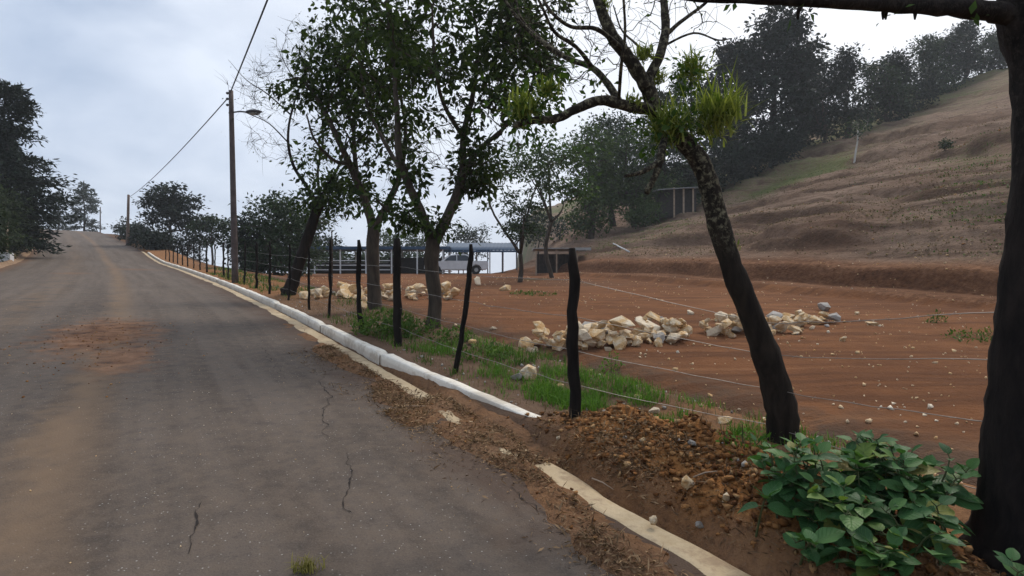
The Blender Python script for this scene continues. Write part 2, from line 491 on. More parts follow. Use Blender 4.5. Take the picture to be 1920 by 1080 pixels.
def hill_mat():
    m, t, out = new_mat('hillside_earth')
    v = pos_node(t)
    rot = N(t, 'ShaderNodeVectorRotate'); rot.rotation_type = 'Z_AXIS'
    rot.inputs['Angle'].default_value = math.atan2(NX, NY) * 1.0
    t.links.new(v, rot.inputs['Vector'])
    mp = N(t, 'ShaderNodeMapping'); t.links.new(v, mp.inputs['Vector'])
    # coordinates: along the contour (stretched) and up the slope
    dt = N(t, 'ShaderNodeVectorMath', operation='DOT_PRODUCT'); dt.inputs[1].default_value = (NX, NY, 0); t.links.new(v, dt.inputs[0])
    dl = N(t, 'ShaderNodeVectorMath', operation='DOT_PRODUCT'); dl.inputs[1].default_value = (-NY, NX, 0); t.links.new(v, dl.inputs[0])
    cb = N(t, 'ShaderNodeCombineXYZ')
    t.links.new(math_n(t, 'MULTIPLY', dt.outputs['Value'], 0.9), cb.inputs[0])
    t.links.new(math_n(t, 'MULTIPLY', dl.outputs['Value'], 0.16), cb.inputs[1])
    st = noise(t, cb.outputs[0], 1.1, 7, 0.65, 0.5)
    big = noise(t, v, 0.12, 4, 0.55)
    c = noise(t, v, 5.5, 6, 0.7)
    col = ramp(t, st, [(0.32, (0.085, 0.053, 0.037)), (0.44, (0.205, 0.134, 0.094)), (0.56, (0.31, 0.212, 0.150)), (0.68, (0.15, 0.098, 0.067))])
    col = mix(t, mrange(t, big, 0.44, 0.66, 0, 0.4), col, (0.17, 0.095, 0.06))
    gr = N(t, 'ShaderNodeAttribute'); gr.attribute_name = 'green'
    gn = math_n(t, 'ADD', gr.outputs['Fac'], math_n(t, 'MULTIPLY', math_n(t, 'SUBTRACT', c, 0.5), 1.6))
    gn = math_n(t, 'ADD', gn, math_n(t, 'MULTIPLY', math_n(t, 'SUBTRACT', st, 0.5), 0.9))
    gcol = ramp(t, c, [(0.3, (0.055, 0.08, 0.022)), (0.7, (0.15, 0.19, 0.05))])
    col = mix(t, mrange(t, gn, 0.35, 0.8, 0, 0.8), col, gcol)
    c2 = noise(t, v, 1.7, 7, 0.72)
    col = mix(t, mrange(t, c2, 0.30, 0.48, 0.6, 0), col, (0.115, 0.078, 0.054))
    col = mix(t, mrange(t, c2, 0.54, 0.70, 0, 0.5), col, (0.29, 0.215, 0.155))
    col = mix(t, mrange(t, c, 0.28, 0.44, 0.65, 0), col, (0.06, 0.045, 0.03))
    col = mix(t, mrange(t, c, 0.60, 0.75, 0, 0.45), col, (0.30, 0.22, 0.15))
    rd = N(t, 'ShaderNodeAttribute'); rd.attribute_name = 'red'
    rc = ramp(t, math_n(t, 'ADD', math_n(t, 'MULTIPLY', c, .5), math_n(t, 'MULTIPLY', st, .5)), [(0.36, (0.10, 0.045, 0.024)), (0.5, (0.21, 0.098, 0.05)), (0.62, (0.33, 0.17, 0.09))])
    col = mix(t, rd.outputs['Fac'], col, rc)
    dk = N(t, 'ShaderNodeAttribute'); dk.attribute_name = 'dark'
    col = mix(t, math_n(t, 'MULTIPLY', dk.outputs['Fac'], mrange(t, c2, .3, .6, .15, .75)), col, (0.075, 0.045, 0.029))  # shadow of the scarp ledges, painted into the hill colour
    h = math_n(t, 'ADD', math_n(t, 'ADD', math_n(t, 'MULTIPLY', st, 2.0), c), math_n(t, 'MULTIPLY', c2, 1.5))
    finish(t, out, col, 0.95, h, 1.0, 0.2, 0.1)
    return m

def verge_mat():
    m, t, out = new_mat('verge_soil')
    v = pos_node(t)
    a = noise(t, v, 1.1, 6, 0.65); b = noise(t, v, 11, 6, 0.7); c = noise(t, v, 45, 4, 0.7)
    col = ramp(t, a, [(0.3, (0.10, 0.06, 0.038)), (0.55, (0.165, 0.105, 0.07)), (0.75, (0.21, 0.145, 0.10))])
    rd = N(t, 'ShaderNodeAttribute'); rd.attribute_name = 'red'
    rc = ramp(t, b, [(0.3, (0.15, 0.062, 0.020)), (0.5, (0.31, 0.135, 0.045)), (0.72, (0.46, 0.23, 0.085))])
    col = mix(t, rd.outputs['Fac'], col, rc)
    col = mix(t, mrange(t, b, 0.28, 0.44, 0.6, 0), col, (0.05, 0.028, 0.016))
    col = mix(t, mrange(t, c, 0.60, 0.75, 0, 0.55), col, (0.26, 0.18, 0.115))
    gr = N(t, 'ShaderNodeAttribute'); gr.attribute_name = 'green'
    gn = math_n(t, 'ADD', gr.outputs['Fac'], math_n(t, 'MULTIPLY', math_n(t, 'SUBTRACT', b, 0.5), 1.2))
    col = mix(t, mrange(t, gn, 0.4, 0.8, 0, 0.7), col, (0.05, 0.075, 0.022))
    finish(t, out, col, 0.95, math_n(t, 'ADD', b, math_n(t, 'MULTIPLY', c, 0.5)), 0.9, 0.05, 0.1)
    return m

def concrete_mat(name, c0, c1, dirt, amt=0.5, paint=None):
    m, t, out = new_mat(name)
    v = pos_node(t)
    a = noise(t, v, 1.8, 6, 0.65); b = noise(t, v, 9, 6, 0.7); c = noise(t, v, 60, 4, 0.7)
    col = ramp(t, b, [(0.3, c0), (0.7, c1)])
    col = mix(t, mrange(t, math_n(t, 'ADD', a, math_n(t, 'MULTIPLY', math_n(t, 'SUBTRACT', b, 0.5), 0.8)), 0.46, 0.68, 0, amt), col, dirt)
    if paint:      # earth splashed up the low part of the face
        at_ = N(t, 'ShaderNodeAttribute'); at_.attribute_name = 'low'
        col = mix(t, math_n(t, 'MULTIPLY', mrange(t, math_n(t, 'ADD', at_.outputs['Fac'], math_n(t, 'MULTIPLY', math_n(t, 'SUBTRACT', b, 0.5), 1.0)), 0.45, 0.95), 0.35), col, paint)
    finish(t, out, col, 0.85, math_n(t, 'ADD', b, math_n(t, 'MULTIPLY', c, 0.6)), 0.6, 0.015, 0.25)
    return m

def rock_mat(name, c0, c1, c2):
    m, t, out = new_mat(name)
    v = obj_node(t)
    oi = N(t, 'ShaderNodeObjectInfo')
    ofs = N(t, 'ShaderNodeVectorMath', operation='ADD')
    sc = N(t, 'ShaderNodeVectorMath', operation='SCALE'); sc.inputs['Scale'].default_value = 37.0
    cb = N(t, 'ShaderNodeCombineXYZ')
    for k in range(3): t.links.new(oi.outputs['Random'], cb.inputs[k])
    t.links.new(cb.outputs[0], sc.inputs[0]); t.links.new(v, ofs.inputs[0]); t.links.new(sc.outputs[0], ofs.inputs[1])
    v = ofs.outputs[0]
    a = noise(t, v, 1.3, 5, 0.6, 0.5); b = noise(t, v, 6, 6, 0.7)
    col = ramp(t, a, [(0.32, c0), (0.5, c1), (0.68, c2)])
    col = mix(t, mrange(t, oi.outputs['Random'], 0.55, 1.0, 0, 0.6), col, c2)
    col = mix(t, mrange(t, b, 0.28, 0.46, 0.6, 0), col, (0.17, 0.085, 0.04))
    finish(t, out, col, 0.9, b, 0.7, 0.05, 0.2)
    return m

def shrub_leaf_mat():
    m, t, out = new_mat('shrub_leaf')
    uv = N(t, 'ShaderNodeUVMap').outputs[0]
    sp = N(t, 'ShaderNodeSeparateXYZ'); t.links.new(uv, sp.inputs[0])
    oi = N(t, 'ShaderNodeObjectInfo')
    col = ramp(t, oi.outputs['Random'], [(0, (0.030, 0.088, 0.030)), (0.55, (0.052, 0.138, 0.043)), (0.84, (0.085, 0.18, 0.05)), (0.95, (0.19, 0.26, 0.055)), (1, (0.26, 0.20, 0.07))])
    # midrib and side veins
    x = math_n(t, 'ABSOLUTE', math_n(t, 'SUBTRACT', sp.outputs['X'], 0.5))
    mid = mrange(t, x, 0.0, 0.035, 1, 0)
    w = math_n(t, 'FRACT', math_n(t, 'MULTIPLY', math_n(t, 'SUBTRACT', sp.outputs['Y'], math_n(t, 'MULTIPLY', x, 0.55)), 7.0))
    vein = mrange(t, math_n(t, 'ABSOLUTE', math_n(t, 'SUBTRACT', w, 0.5)), 0.0, 0.16, 1, 0)
    vv = math_n(t, 'MAXIMUM', mid, math_n(t, 'MULTIPLY', vein, 0.55))
    col = mix(t, math_n(t, 'MULTIPLY', vv, 0.55), col, (0.12, 0.22, 0.085))
    n = noise(t, obj_node(t), 9, 4)
    col = mix(t, mrange(t, n, 0.6, 0.75, 0, 0.5), col, (0.055, 0.085, 0.025))
    p = N(t, 'ShaderNodeBsdfPrincipled'); t.links.new(col, p.inputs['Base Color'])
    p.inputs['Roughness'].default_value = 0.5; p.inputs['Specular IOR Level'].default_value = 0.22
    bp = N(t, 'ShaderNodeBump'); bp.inputs['Strength'].default_value = 0.5; bp.inputs['Distance'].default_value = 0.01; bp.invert = True
    t.links.new(vv, bp.inputs['Height']); t.links.new(bp.outputs[0], p.inputs['Normal'])
    tr = N(t, 'ShaderNodeBsdfTranslucent'); t.links.new(mix(t, 1.0, col, (1.1, 1.3, 0.5), 'MULTIPLY'), tr.inputs['Color'])
    ms = N(t, 'ShaderNodeMixShader'); ms.inputs[0].default_value = 0.22
    t.links.new(p.outputs[0], ms.inputs[1]); t.links.new(tr.outputs[0], ms.inputs[2]); t.links.new(ms.outputs[0], out.inputs['Surface'])
    return m

M = {}
M['asphalt'] = asphalt_mat(); M['field'] = field_mat(); M['hill'] = hill_mat(); M['verge'] = verge_mat()
M['kerb'] = concrete_mat('whitewashed_concrete', (0.70, 0.655, 0.57), (0.86, 0.82, 0.73), (0.36, 0.29, 0.20), 0.5, (0.22, 0.14, 0.085))
M['gutter'] = concrete_mat('gutter_concrete', (0.40, 0.30, 0.18), (0.58, 0.47, 0.31), (0.20, 0.125, 0.075), 0.65)
M['stained'] = concrete_mat('earth_stained_concrete', (0.20, 0.13, 0.08), (0.34, 0.23, 0.14), (0.16, 0.085, 0.045), 0.8)
M['rock'] = rock_mat('limestone', (0.52, 0.29, 0.11), (0.68, 0.48, 0.26), (0.85, 0.76, 0.60))
M['rock_grey'] = rock_mat('grey_limestone', (0.24, 0.22, 0.19), (0.38, 0.35, 0.31), (0.52, 0.49, 0.45))
def clod_mat():
    m, t, out = new_mat('earth_clod')
    g = N(t, 'ShaderNodeNewGeometry')
    col = ramp(t, g.outputs['Random Per Island'], [(0, (0.10, 0.042, 0.017)), (.5, (0.25, 0.110, 0.038)), (.85, (0.42, 0.21, 0.080)), (1, (0.52, 0.34, 0.17))])
    n = noise(t, g.outputs['Position'], 30, 6, .7)
    col = mix(t, mrange(t, n, .3, .5, .7, 0), col, (0.06, 0.027, 0.013))
    b = noise(t, g.outputs['Position'], 3.0, 4, .6)
    col = mix(t, mrange(t, b, .48, .68, 0, .4), col, (0.12, 0.055, 0.025))
    finish(t, out, col, .95, n, .9, .02, .1)
    return m
M['clod'] = clod_mat()
M['post'] = bark_mat('charred_post_wood', (0.006, 0.005, 0.0045), (0.022, 0.017, 0.014))
M['bark_dark'] = bark_mat('dark_bark', (0.009, 0.007, 0.006), (0.032, 0.024, 0.019))
M['bark'] = bark_mat('grey_brown_bark', (0.028, 0.022, 0.017), (0.095, 0.075, 0.058))
M['bark_near'] = bark_mat('blackened_bark', (0.006, 0.005, 0.005), (0.028, 0.021, 0.018), (0.045, 0.038, 0.03), (1.65, 2.0), 14.0, 1.0)
M['bark_lichen'] = bark_mat('lichened_bark', (0.008, 0.006, 0.005), (0.035, 0.027, 0.02), (0.22, 0.20, 0.13), (1.40, 1.75), 12.0)
M['bark_pale'] = bark_mat('pale_bark', (0.38, 0.35, 0.31), (0.60, 0.57, 0.52))
M['leaf_tree'] = leaf_mat('tree_leaf', (0.016, 0.030, 0.009), (0.085, 0.125, 0.034), 0.36)
M['leaf_light'] = leaf_mat('light_leaf', (0.03, 0.062, 0.015), (0.09, 0.15, 0.035), 0.3)
M['leaf_grey'] = leaf_mat('grey_green_leaf', (0.03, 0.05, 0.03), (0.085, 0.115, 0.06), 0.25)
M['needle_dark'] = leaf_mat('dark_needle', (0.008, 0.014, 0.010), (0.026, 0.042, 0.026), 0.1)
M['needle_green'] = leaf_mat('green_needle', (0.018, 0.034, 0.016), (0.05, 0.08, 0.034), 0.15)
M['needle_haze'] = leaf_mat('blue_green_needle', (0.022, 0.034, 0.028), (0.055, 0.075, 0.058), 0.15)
M['leaf_soft'] = leaf_mat('soft_green_leaf', (0.030, 0.055, 0.020), (0.10, 0.15, 0.048), 0.3)
M['bush'] = leaf_mat('hedge_leaf', (0.02, 0.032, 0.015), (0.06, 0.08, 0.035), 0.2)
M['brom'] = leaf_mat('bromeliad_leaf', (0.075, 0.12, 0.018), (0.44, 0.46, 0.13), 0.35, 0.45)
M['grass'] = leaf_mat('grass_blade', (0.055, 0.13, 0.018), (0.19, 0.34, 0.055), 0.35)
M['weed'] = leaf_mat('weed_leaf', (0.045, 0.09, 0.018), (0.13, 0.20, 0.045), 0.3)
M['litter'] = leaf_mat('dry_litter', (0.06, 0.032, 0.018), (0.42, 0.28, 0.16), 0.1, 0.9, 0.1)
M['drygrass'] = leaf_mat('dry_grass', (0.10, 0.07, 0.042), (0.30, 0.215, 0.135), 0.2, 0.9, 0.1)
M['tuft'] = leaf_mat('yellow_grass', (0.14, 0.13, 0.03), (0.40, 0.34, 0.12), .3)
M['shrub'] = shrub_leaf_mat()
M['stem'] = simple_mat('green_stem', (0.04, 0.06, 0.02), (0.09, 0.10, 0.04), 12)
M['pole'] = simple_mat('weathered_pole_wood', (0.055, 0.042, 0.04), (0.11, 0.085, 0.078), 5, 0.85)
M['pole_far'] = simple_mat('brown_pole_wood', (0.13, 0.085, 0.065), (0.20, 0.14, 0.11), 5, 0.85)
M['metal'] = simple_mat('lamp_metal', (0.045, 0.045, 0.05), (0.08, 0.08, 0.085), 8, 0.5, 0.1, 0.002, 0.5, 0.5)
M['wire'] = simple_mat('galvanised_wire', (0.22, 0.20, 0.18), (0.36, 0.33, 0.30), 20, 0.55, 0.1, 0.002, 0.5, 0.6)
M['cable'] = simple_mat('black_cable', (0.018, 0.018, 0.02), (0.03, 0.03, 0.033), 20, 0.6)
M['white'] = simple_mat('white_painted_steel', (0.55, 0.56, 0.57), (0.70, 0.70, 0.70), 8, 0.5, 0.15, 0.003)
M['blue'] = simple_mat('blue_roof_sheet', (0.018, 0.045, 0.085), (0.03, 0.07, 0.13), 3, 0.5, 0.15, 0.003)
M['zinc'] = simple_mat('zinc_roof_sheet', (0.22, 0.225, 0.22), (0.36, 0.36, 0.35), 3, 0.6, 0.15, 0.003, 0.4, 0.1)
M['planks'] = simple_mat('dark_planks', (0.018, 0.016, 0.015), (0.045, 0.038, 0.034), 6, 0.9)
M['pale_wood'] = simple_mat('pale_wood', (0.24, 0.17, 0.12), (0.38, 0.29, 0.21), 6, 0.85)
M['paint'] = simple_mat('silver_white_car_paint', (0.52, 0.53, 0.54), (0.62, 0.63, 0.64), 3, 0.35, 0.02, 0.001, 0.5)
M['glass'] = simple_mat('tinted_glass', (0.012, 0.015, 0.018), (0.02, 0.024, 0.028), 3, 0.08, 0.0, 0.001, 0.6)
M['tyre'] = simple_mat('tyre_rubber', (0.012, 0.012, 0.012), (0.025, 0.024, 0.023), 9, 0.85)
M['lens'] = simple_mat('lamp_glass', (0.25, 0.25, 0.24), (0.35, 0.35, 0.33), 9, 0.15)
M['crack'] = simple_mat('crack_filling', (0.012, 0.010, 0.009), (0.03, 0.022, 0.018), 20, 0.95)

# ------------------------------------------------------------------ ground sheets
def build_ground():
    th = np.radians(np.concatenate([np.arange(-74, 60, 0.25), np.arange(60, 286.01, 2.0)]))
    geo = lambda a, b, n: a * (b / a) ** (np.arange(n) / n)
    r = np.concatenate([geo(.5, 3, 36), geo(3, 14, 100), geo(14, 48, 210), geo(48, 90, 44), geo(90, 425, 40)])
    nr = len(r)
    T, R = np.meshgrid(th, r, indexing='ij')
    x = np.sin(T) * R; y = np.cos(T) * R
    z = terrain(x, y)
    V = np.stack([x, y, z], -1).reshape(-1, 3)
    Q = grid_faces(len(th), nr)
    Q = Q[:, ::-1]
    cx = V[Q].mean(1)
    u, vp = road_uv(cx[:, 0], cx[:, 1]); d = hill_d(cx[:, 0], cx[:, 1])
    hillm = (d > -1.6) & (cx[:, 0] > 0.5) & (vp > 5)
    fieldm = (~hillm) & (vp > -1.4) & (cx[:, 1] > -2)
    rest = ~(hillm | fieldm)
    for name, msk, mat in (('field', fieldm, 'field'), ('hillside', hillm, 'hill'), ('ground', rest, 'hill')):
        q = Q[msk]
        used, inv = np.unique(q, return_inverse=True)
        vv = V[used]
        me = mesh_np(name, vv, inv.reshape(-1, 4), None, True)
        X, Y = vv[:, 0], vv[:, 1]
        dd = hill_d(X, Y); tt = -NY * X + NX * Y
        dw = dd + 0.9 * vnoise(tt * 0.16, 0 * tt, 9)
        uu, vv2 = road_uv(X, Y)
        if name == 'field':
            g = 0.75 * np.exp(-(((X - 1.2) / 1.9) ** 2 + ((Y - 30) / 2.2) ** 2))
            g = g + 0.5 * sstep(30, 40, Y) * sstep(-6, -12, X)
            add_attr(me, 'green', g)
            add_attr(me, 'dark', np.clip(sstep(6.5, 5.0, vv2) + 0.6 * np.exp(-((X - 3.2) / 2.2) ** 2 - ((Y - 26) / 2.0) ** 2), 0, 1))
        else:
            g = 0.16 + 0.60 * fbm(X * 0.10, Y * 0.10, 44) + 0.10 * sstep(10, 30, dd)
            g = g + 1.5 * np.exp(-(((tt - 35) / 2.6) ** 2 + ((dd - 22.5) / 3.6) ** 2))
            g = g + 0.38 * sstep(45, 55, Y) * sstep(14, 30, dd)
            g = g + 0.5 * np.exp(-(((tt - 8) / 5) ** 2 + ((dd - 7.5) / 1.6) ** 2))
            if name == 'ground':
                g = g * 0 + 0.55
            add_attr(me, 'green', g)
            add_attr(me, 'red', np.clip(0.15 * scarps(dw, tt)[1] + sstep(1.6, 0.5, dw) + 0.35 * sstep(7, 1, dw) * (0.5 + fbm(X * .3, Y * .3, 8)), 0, 1) if name != 'ground' else X * 0)
        if name != 'field': add_attr(me, 'dark', scarps(dw, tt)[1])  # scarp mask: where ledge shade is painted into the colour
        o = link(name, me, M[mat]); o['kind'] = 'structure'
build_ground()

def ribbon(name, us, vs, dz, mat, kind='structure', parent=None, smooth=True):
    us = np.asarray(us, float); vs = np.asarray(vs, float)
    U, Vp = np.meshgrid(us, vs, indexing='ij')
    z = dz(U, Vp) if callable(dz) else dz
    P = road_xyz(U, Vp, z)
    me = mesh_np(name, P.reshape(-1, 3), grid_faces(len(us), len(vs))[:, ::-1], None, smooth,
                 uv=np.stack([Vp, U], -1).reshape(-1, 2))
    o = link(name, me, mat, parent)
    if kind: o['kind'] = kind
    return o, U, Vp
def ucoords(u0, u1, near=0.05, k=0.018):
    out = [u0]
    while out[-1] < u1:
        out.append(out[-1] + max(near, k * abs(out[-1])))
    return np.array(out)
def road_relief(U, Vp):
    return 0.012 * fbm(U * 0.35, Vp * 0.6, 61, 3) + 0.004 * vnoise(U * 3, Vp * 3, 63) - 0.006 * (Vp + 1.4) ** 2 / 3.0
road, _, _ = ribbon('road', ucoords(-12, 112, 0.15), np.linspace(-5.15, 2.42, 60), road_relief, M['asphalt'])

# gutter slab along the right edge, broken edge towards the asphalt
def build_gutter():
    us = ucoords(-6, 60, 0.06)
    cols = np.linspace(0, 1, 7)
    U = us[:, None] + 0 * cols[None, :]
    lo = 2.30 + 0.11 * fbm(us * 1.9, us * 0, 71, 4); hi = 2.60 + 0.03 * fbm(us * 1.7, us * 0, 73, 3)
    hi = np.where(us < 3.6, 2.575 + 0.09 * fbm(us * 1.6, us * 0, 75, 4), hi)
    Vp = lo[:, None] + (hi - lo)[:, None] * cols[None, :]
    z = 0.006 + 0.008 * fbm(U * 4, Vp * 8, 77, 3) + road_relief(U, Vp)
    z[:, 0] -= 0.03; z[:, -1] -= 0.03
    P = road_xyz(U, Vp, z)
    me = mesh_np('gutter', P.reshape(-1, 3), grid_faces(len(us), 7)[:, ::-1], None, True)
    o = link('gutter', me, M['gutter']); o['kind'] = 'structure'
build_gutter()

# whitewashed kerb, cast in lengths with cracked joints
def build_kerb():
    root = link('kerb_right', bpy.data.meshes.new('kerb_right'), M['kerb'])
    bpy.data.objects.remove(root)
    root = bpy.data.objects.new('kerb_right', None); COL.objects.link(root); root['kind'] = 'structure'
    rng = np.random.default_rng(5)
    cuts = [3.32, 7.55, 10.9, 15.2, 20.1, 25.6, 31.8, 39.0, 47.0, 58.0]
    for i in range(len(cuts) - 1):
        a, b = cuts[i] + 0.012, cuts[i + 1] - 0.012
        us = np.arange(a, b + 0.001, min(0.12, (b - a) / 12) * (1 + i * 0.3))
        us[-1] = b
        tilt = 0.02 * (rng.random() - 0.5); lift = 0.012 * (rng.random() - 0.5)
        prof = [(2.644, -0.16), (2.646, 0.02), (2.648, 0.070), (2.651, 0.098), (2.658, 0.107), (2.715, 0.110), (2.772, 0.107), (2.779, 0.100), (2.782, 0.06), (2.782, -0.16)]
        n = len(prof)
        U = us[:, None] + np.zeros((1, n))
        Vp = np.array([p[0] for p in prof])[None, :] + 0 * U + tilt
        Z = np.array([p[1] for p in prof])[None, :] + 0 * U + lift
        Vp = Vp + 0.16 * sstep(7.5, 3.5, us)[:, None]
        nz = fbm(us * 2.1, us * 0, 81 + i, 4)[:, None]; n2 = fbm(us * 6.3, us * 0 + 3, 91 + i, 3)[:, None]
        top = np.array([0, 0, .4, .8, 1, 1, 1, .8, .3, 0])[None, :]
        Z = Z + top * (0.012 * nz + 0.006 * n2)
        Vp = Vp + np.array([-1, -1, -1, -1, -.8, 0, .6, .8, .8, .8])[None, :] * (0.006 * n2 + 0.012 * nz) * (sstep(3.7, 4.4, us)[:, None] if i == 0 else 1)
        if i == 0:       # the near end is knocked off and sinks into the soil
            s = sstep(3.2, 3.9, us)[:, None]
            Z = Z - (1 - s) * 0.045 * top + (1 - s) * .03 * top * fbm(us * 9, us * 0, 3, 3)[:, None]
        # chipped ends
        e = np.exp(-np.minimum(np.abs(us - a) + (9 if i == 0 else 0), np.abs(us - b)) / 0.05)[:, None]
        Z = Z - e * top * 0.03 * (0.5 + rng.random(U.shape))
        P = road_xyz(U, Vp, Z)
        q = grid_faces(len(us), n)[:, ::-1]
        m = len(us) * n
        caps = [[0, k, k + 1] for k in range(1, n - 1)] + [[m - n, m - n + k + 1, m - n + k] for k in range(1, n - 1)]
        me = mesh_np('kerb_length', P.reshape(-1, 3), q, np.array(caps), False)
        low = np.array([1, .9, .45, .15, 0, 0, 0, .1, 0.7, 1])[None, :] + 0 * U
        add_attr(me, 'low', low.ravel())
        link('kerb_length', me, M['kerb'], root)
build_kerb()
# low earth-stained kerb on the far side
def build_left_kerb():
    us = ucoords(4, 62, 0.2)
    prof = [(-5.45, -0.2), (-5.43, 0.10), (-5.36, 0.12), (-5.26, 0.11), (-5.22, 0.02), (-5.02, 0.012), (-4.98, -0.05)]
    n = len(prof); U = us[:, None] + np.zeros((1, n))
    Vp = np.array([p[0] for p in prof])[None, :] + 0.05 * fbm(U * 1.3, U * 0, 83, 3)
    Z = np.array([p[1] for p in prof])[None, :] + 0.03 * fbm(U * 1.1, Vp * 3, 85, 3)
    me = mesh_np('kerb_left', road_xyz(U, Vp, Z).reshape(-1, 3), grid_faces(len(us), n)[:, ::-1], None, True)
    o = link('kerb_left', me, M['stained']); o['kind'] = 'structure'
build_left_kerb()

# verge between kerb and field
def verge_h(U, Vp):
    x, y = (road_xyz(U, Vp)[..., 0], road_xyz(U, Vp)[..., 1])
    h = 0.11 + 0.05 * fbm(U * 0.9, Vp * 1.1, 101, 4) + 0.02 * vnoise(U * 7, Vp * 7, 103)
    heap = np.exp(-((U - 2.35) / 1.15) ** 2 - ((Vp - 3.22) / 0.42) ** 2)
    heap2 = np.exp(-((U - 3.15) / 0.5) ** 2 - ((Vp - 3.2) / 0.3) ** 2)
    h = h + (0.20 * heap + 0.12 * heap2) * (1 + 0.9 * fbm(U * 3.2, Vp * 3.2, 107, 4)) + (0.03 + 0.09 * heap) * (0.5 - np.abs(fbm(U * 9, Vp * 9, 108, 3))) * np.clip(heap * 2 + .2, 0, 1) - 0.02
    h = h + 0.07 * np.exp(-((Vp - 4.35) / 0.45) ** 2)
    near = sstep(3.4, 3.1, U)                      # no kerb here: the soil runs out on to the gutter
    inner = 2.62 * (1 - near) + 2.56 * near + 0.07 * near * fbm(U * 2.2, 0 * U, 109, 3)
    h = h - (0.22 * sstep(inner + 0.20, inner - 0.04, Vp))
    fz = terrain(x, y) - zr(U)
    w = sstep(4.55, 5.75, Vp)
    return h * (1 - w) + (fz - 0.16) * w
def build_verge():
    us = ucoords(-5, 62, 0.045, 0.012)
    vs = np.linspace(2.5, 5.9, 76)
    o, U, Vp = ribbon('verge', us, vs, verge_h, M['verge'])
    heap = np.exp(-((U - 2.4) / 1.3) ** 4 - ((Vp - 3.15) / 0.62) ** 4)
    heap = heap * sstep(2.72, 3.0, Vp + .25 * fbm(U * 2.2, Vp * 2.2, 6)) * sstep(.9, 1.5, U)
    red = np.clip(heap * 1.3 + 0.42 * sstep(4.2, 3.4, U) + 0.55 * sstep(4.4, 5.1, Vp) + 0.6 * sstep(11, 20, U), 0, 1)
    add_attr(o.data, 'red', red.ravel())
    g = 0.45 * np.exp(-((Vp - 3.85) / 0.5) ** 2) * sstep(1.5, 2.4, U) * sstep(9.5, 6, U) + 0.35 * sstep(7, 10, U) * sstep(4.6, 3.6, Vp) * sstep(30, 14, U)
    add_attr(o.data, 'green', (g * (1 - heap)).ravel())
build_verge()
def verge_pt(u, vp):
    u = np.asarray(u, float); vp = np.asarray(vp, float)
    return road_xyz(u, vp, verge_h(u, vp))
def surf_z(x, y):
    x = np.atleast_1d(np.asarray(x, float)); y = np.atleast_1d(np.asarray(y, float))
    u, vp = road_uv(x, y)
    t = terrain(x, y)
    inv = (vp > 2.5) & (vp < 5.9) & (u > -5) & (u < 62)
    ve = zr(u) + verge_h(u, vp)
    onr = (vp <= 2.5) & (vp > -5.2)
    return np.where(inv, np.maximum(t, ve), np.where(onr, zr(u), t))

# earth and rotting needles washed on to the road edge
def wash_h(U, Vp):
    n = fbm(U * 2.6, Vp * 3.0, 121, 5)
    edge = 2.02 + 0.10 * np.sin(U * 2.1) - 0.10 * np.exp(-((U - 4.7) / 0.45) ** 2) + 0.02 * np.clip(U - 5.5, 0, 20) + 0.12 * np.exp(-((U - 3.2) / 0.4) ** 2)
    b = sstep(edge - 0.16, edge + 0.12, Vp)
    gut = sstep(2.33, 2.42, Vp) * sstep(2.68, 2.62, Vp)
    show = np.maximum(sstep(3.55, 3.30, U), sstep(5.2, 6.4, U))
    b = b - 1.35 * gut * show
    b = b * (1 - 0.55 * sstep(7, 14, U)) - 0.25 * sstep(12, 24, U)
    return 0.055 * sstep(2.56, 2.76, Vp) * sstep(8.5, 6.5, U) * sstep(3.0, 3.6, U) - 0.035 + 0.055 * b + 0.06 * n * (0.3 + 0.7 * np.clip(b, 0, 1))
def build_wash():
    us = ucoords(-4, 30, 0.035, 0.012); vs = np.linspace(1.55, 3.0, 70)
    o, U, Vp = ribbon('roadside_dirt', us, vs, lambda a, b: wash_h(a, b) + road_relief(a, b), M['verge'])
    add_attr(o.data, 'red', (0.35 + 0.3 * fbm(U, Vp, 5)).ravel()); add_attr(o.data, 'green', np.zeros(U.size))
    o['kind'] = 'stuff'
    tag(o, 'dark earth and rotten litter washed along the road edge', 'dirt', kind='stuff')
build_wash()

